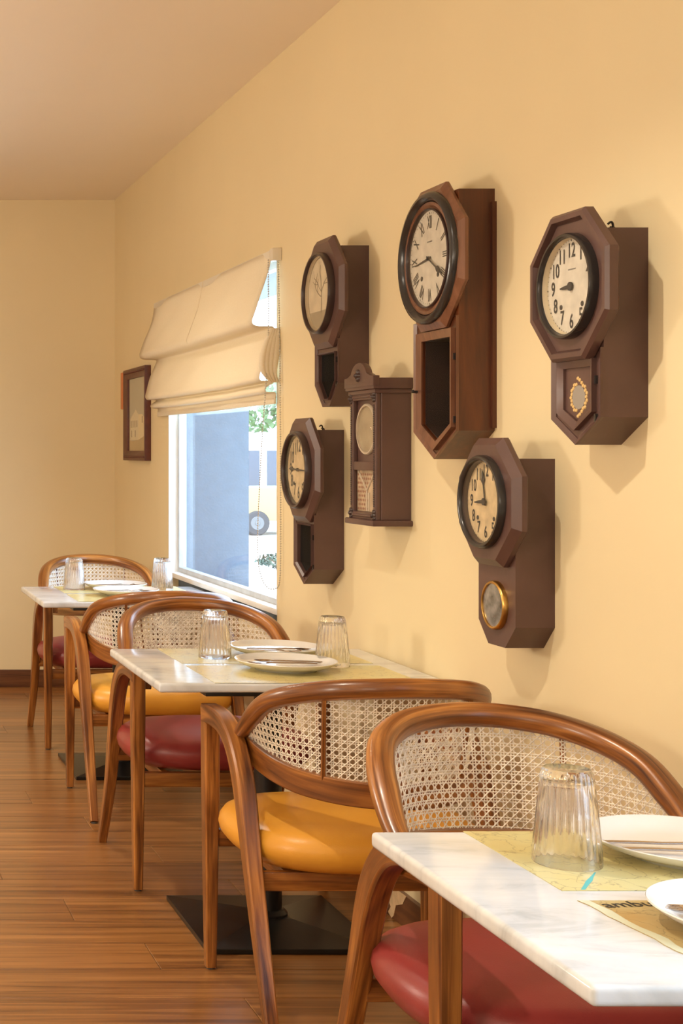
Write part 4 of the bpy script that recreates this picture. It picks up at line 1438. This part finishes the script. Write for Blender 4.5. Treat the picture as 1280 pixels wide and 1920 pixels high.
for (wx, wy) in ((9.95, 32.99), (12.6, 32.99), (9.95, 34.6), (12.6, 34.6)):
    mb = MB()
    PBus = lambda a, c, d, wx=wx, wy=wy: (wx - 11 + a, wy - 33 + 0.25 - d, 0.29 + c)
    mb.rings([('c', 0.29, 0.0), ('c', 0.29, 0.24), ('c', 0.26, 0.27), ('c', 0.17, 0.27)], PBus, 40, True, True)
    wh = mb.build('wheel', 'tyre', bus)
    mb = MB(); mb.rings([('c', 0.16, 0.268), ('c', 0.15, 0.28), ('c', 0.06, 0.275), ('c', 0.05, 0.295)], PBus, 32, False, True)
    mb.build('hub_cap', 'hub', wh)

tr = empty('leafy_tree', (13.9, 42.0, GZ))
tag(tr, 'green leafy tree outside, seen through the top of the window', 'tree')
mb = MB(); mb.sweep([(0, 0, 0), (0.05, 0, 1.2), (-0.05, 0.1, 2.6), (0.1, 0, 4.5)], lambda t: (0.2 - 0.1 * t, 0.2 - 0.1 * t), n=12, sub=4, start=(1, 0, 0))
mb.build('trunk', 'bark', tr)
rn = random.Random(5); mb = MB()
def leaves(mb, n, cx, cy, cz, rx, ry, rz, s):
    for _ in range(n):
        while True:
            x, y, z = (rn.uniform(-1, 1) for _ in range(3))
            if 0.25 < x * x + y * y + z * z < 1: break
        c = Vector((cx + x * rx, cy + y * ry, cz + z * rz))
        a = Vector((rn.uniform(-1, 1), rn.uniform(-1, 1), rn.uniform(-1, 1))).normalized()
        b_ = a.cross(Vector((rn.uniform(-1, 1), rn.uniform(-1, 1), rn.uniform(-1, 1)))).normalized()
        q = s * rn.uniform(0.6, 1.2)
        b = len(mb.v)
        for p in (c - a * q, c + b_ * q * 0.45, c + a * q, c - b_ * q * 0.45): mb.v.append(tuple(p))
        mb.face((b, b + 1, b + 2, b + 3))
for (cx, cy, cz, r) in ((0, 0, 3.6, 1.2), (-1.3, 0.2, 3.3, 1.0), (1.2, -0.2, 3.2, 1.1), (0.2, -0.4, 3.0, 0.9)):
    leaves(mb, 420, cx, cy, cz, r, r, r * 0.75, 0.16)
tag(mb.build('foliage', 'leaf', tr, smooth=False, recalc=False), kind='stuff')

sh = empty('low_shrub', (7.55, 23.5, GZ))
tag(sh, 'low dark green shrub on the bright ground outside the window', 'shrub')
mb = MB()
for k in range(5):
    a = k * 1.256
    mb.sweep([(0.05 * math.cos(a), 0.05 * math.sin(a), 0), (0.2 * math.cos(a), 0.1 * math.sin(a), 0.12), (0.4 * math.cos(a), 0.2 * math.sin(a), 0.2)], lambda t: (0.012, 0.012), n=6, sub=3, start=(0, 0, 1) if k else (0.1, 0.3, 0.9))
mb.build('stem', 'bark', sh)
mb = MB()
leaves(mb, 500, 0.0, 0, 0.14, 0.50, 0.4, 0.13, 0.05)
leaves(mb, 350, 0.25, -0.1, 0.12, 0.45, 0.4, 0.11, 0.05)
tag(mb.build('foliage', 'shrub_leaf', sh, smooth=False, recalc=False), kind='stuff')
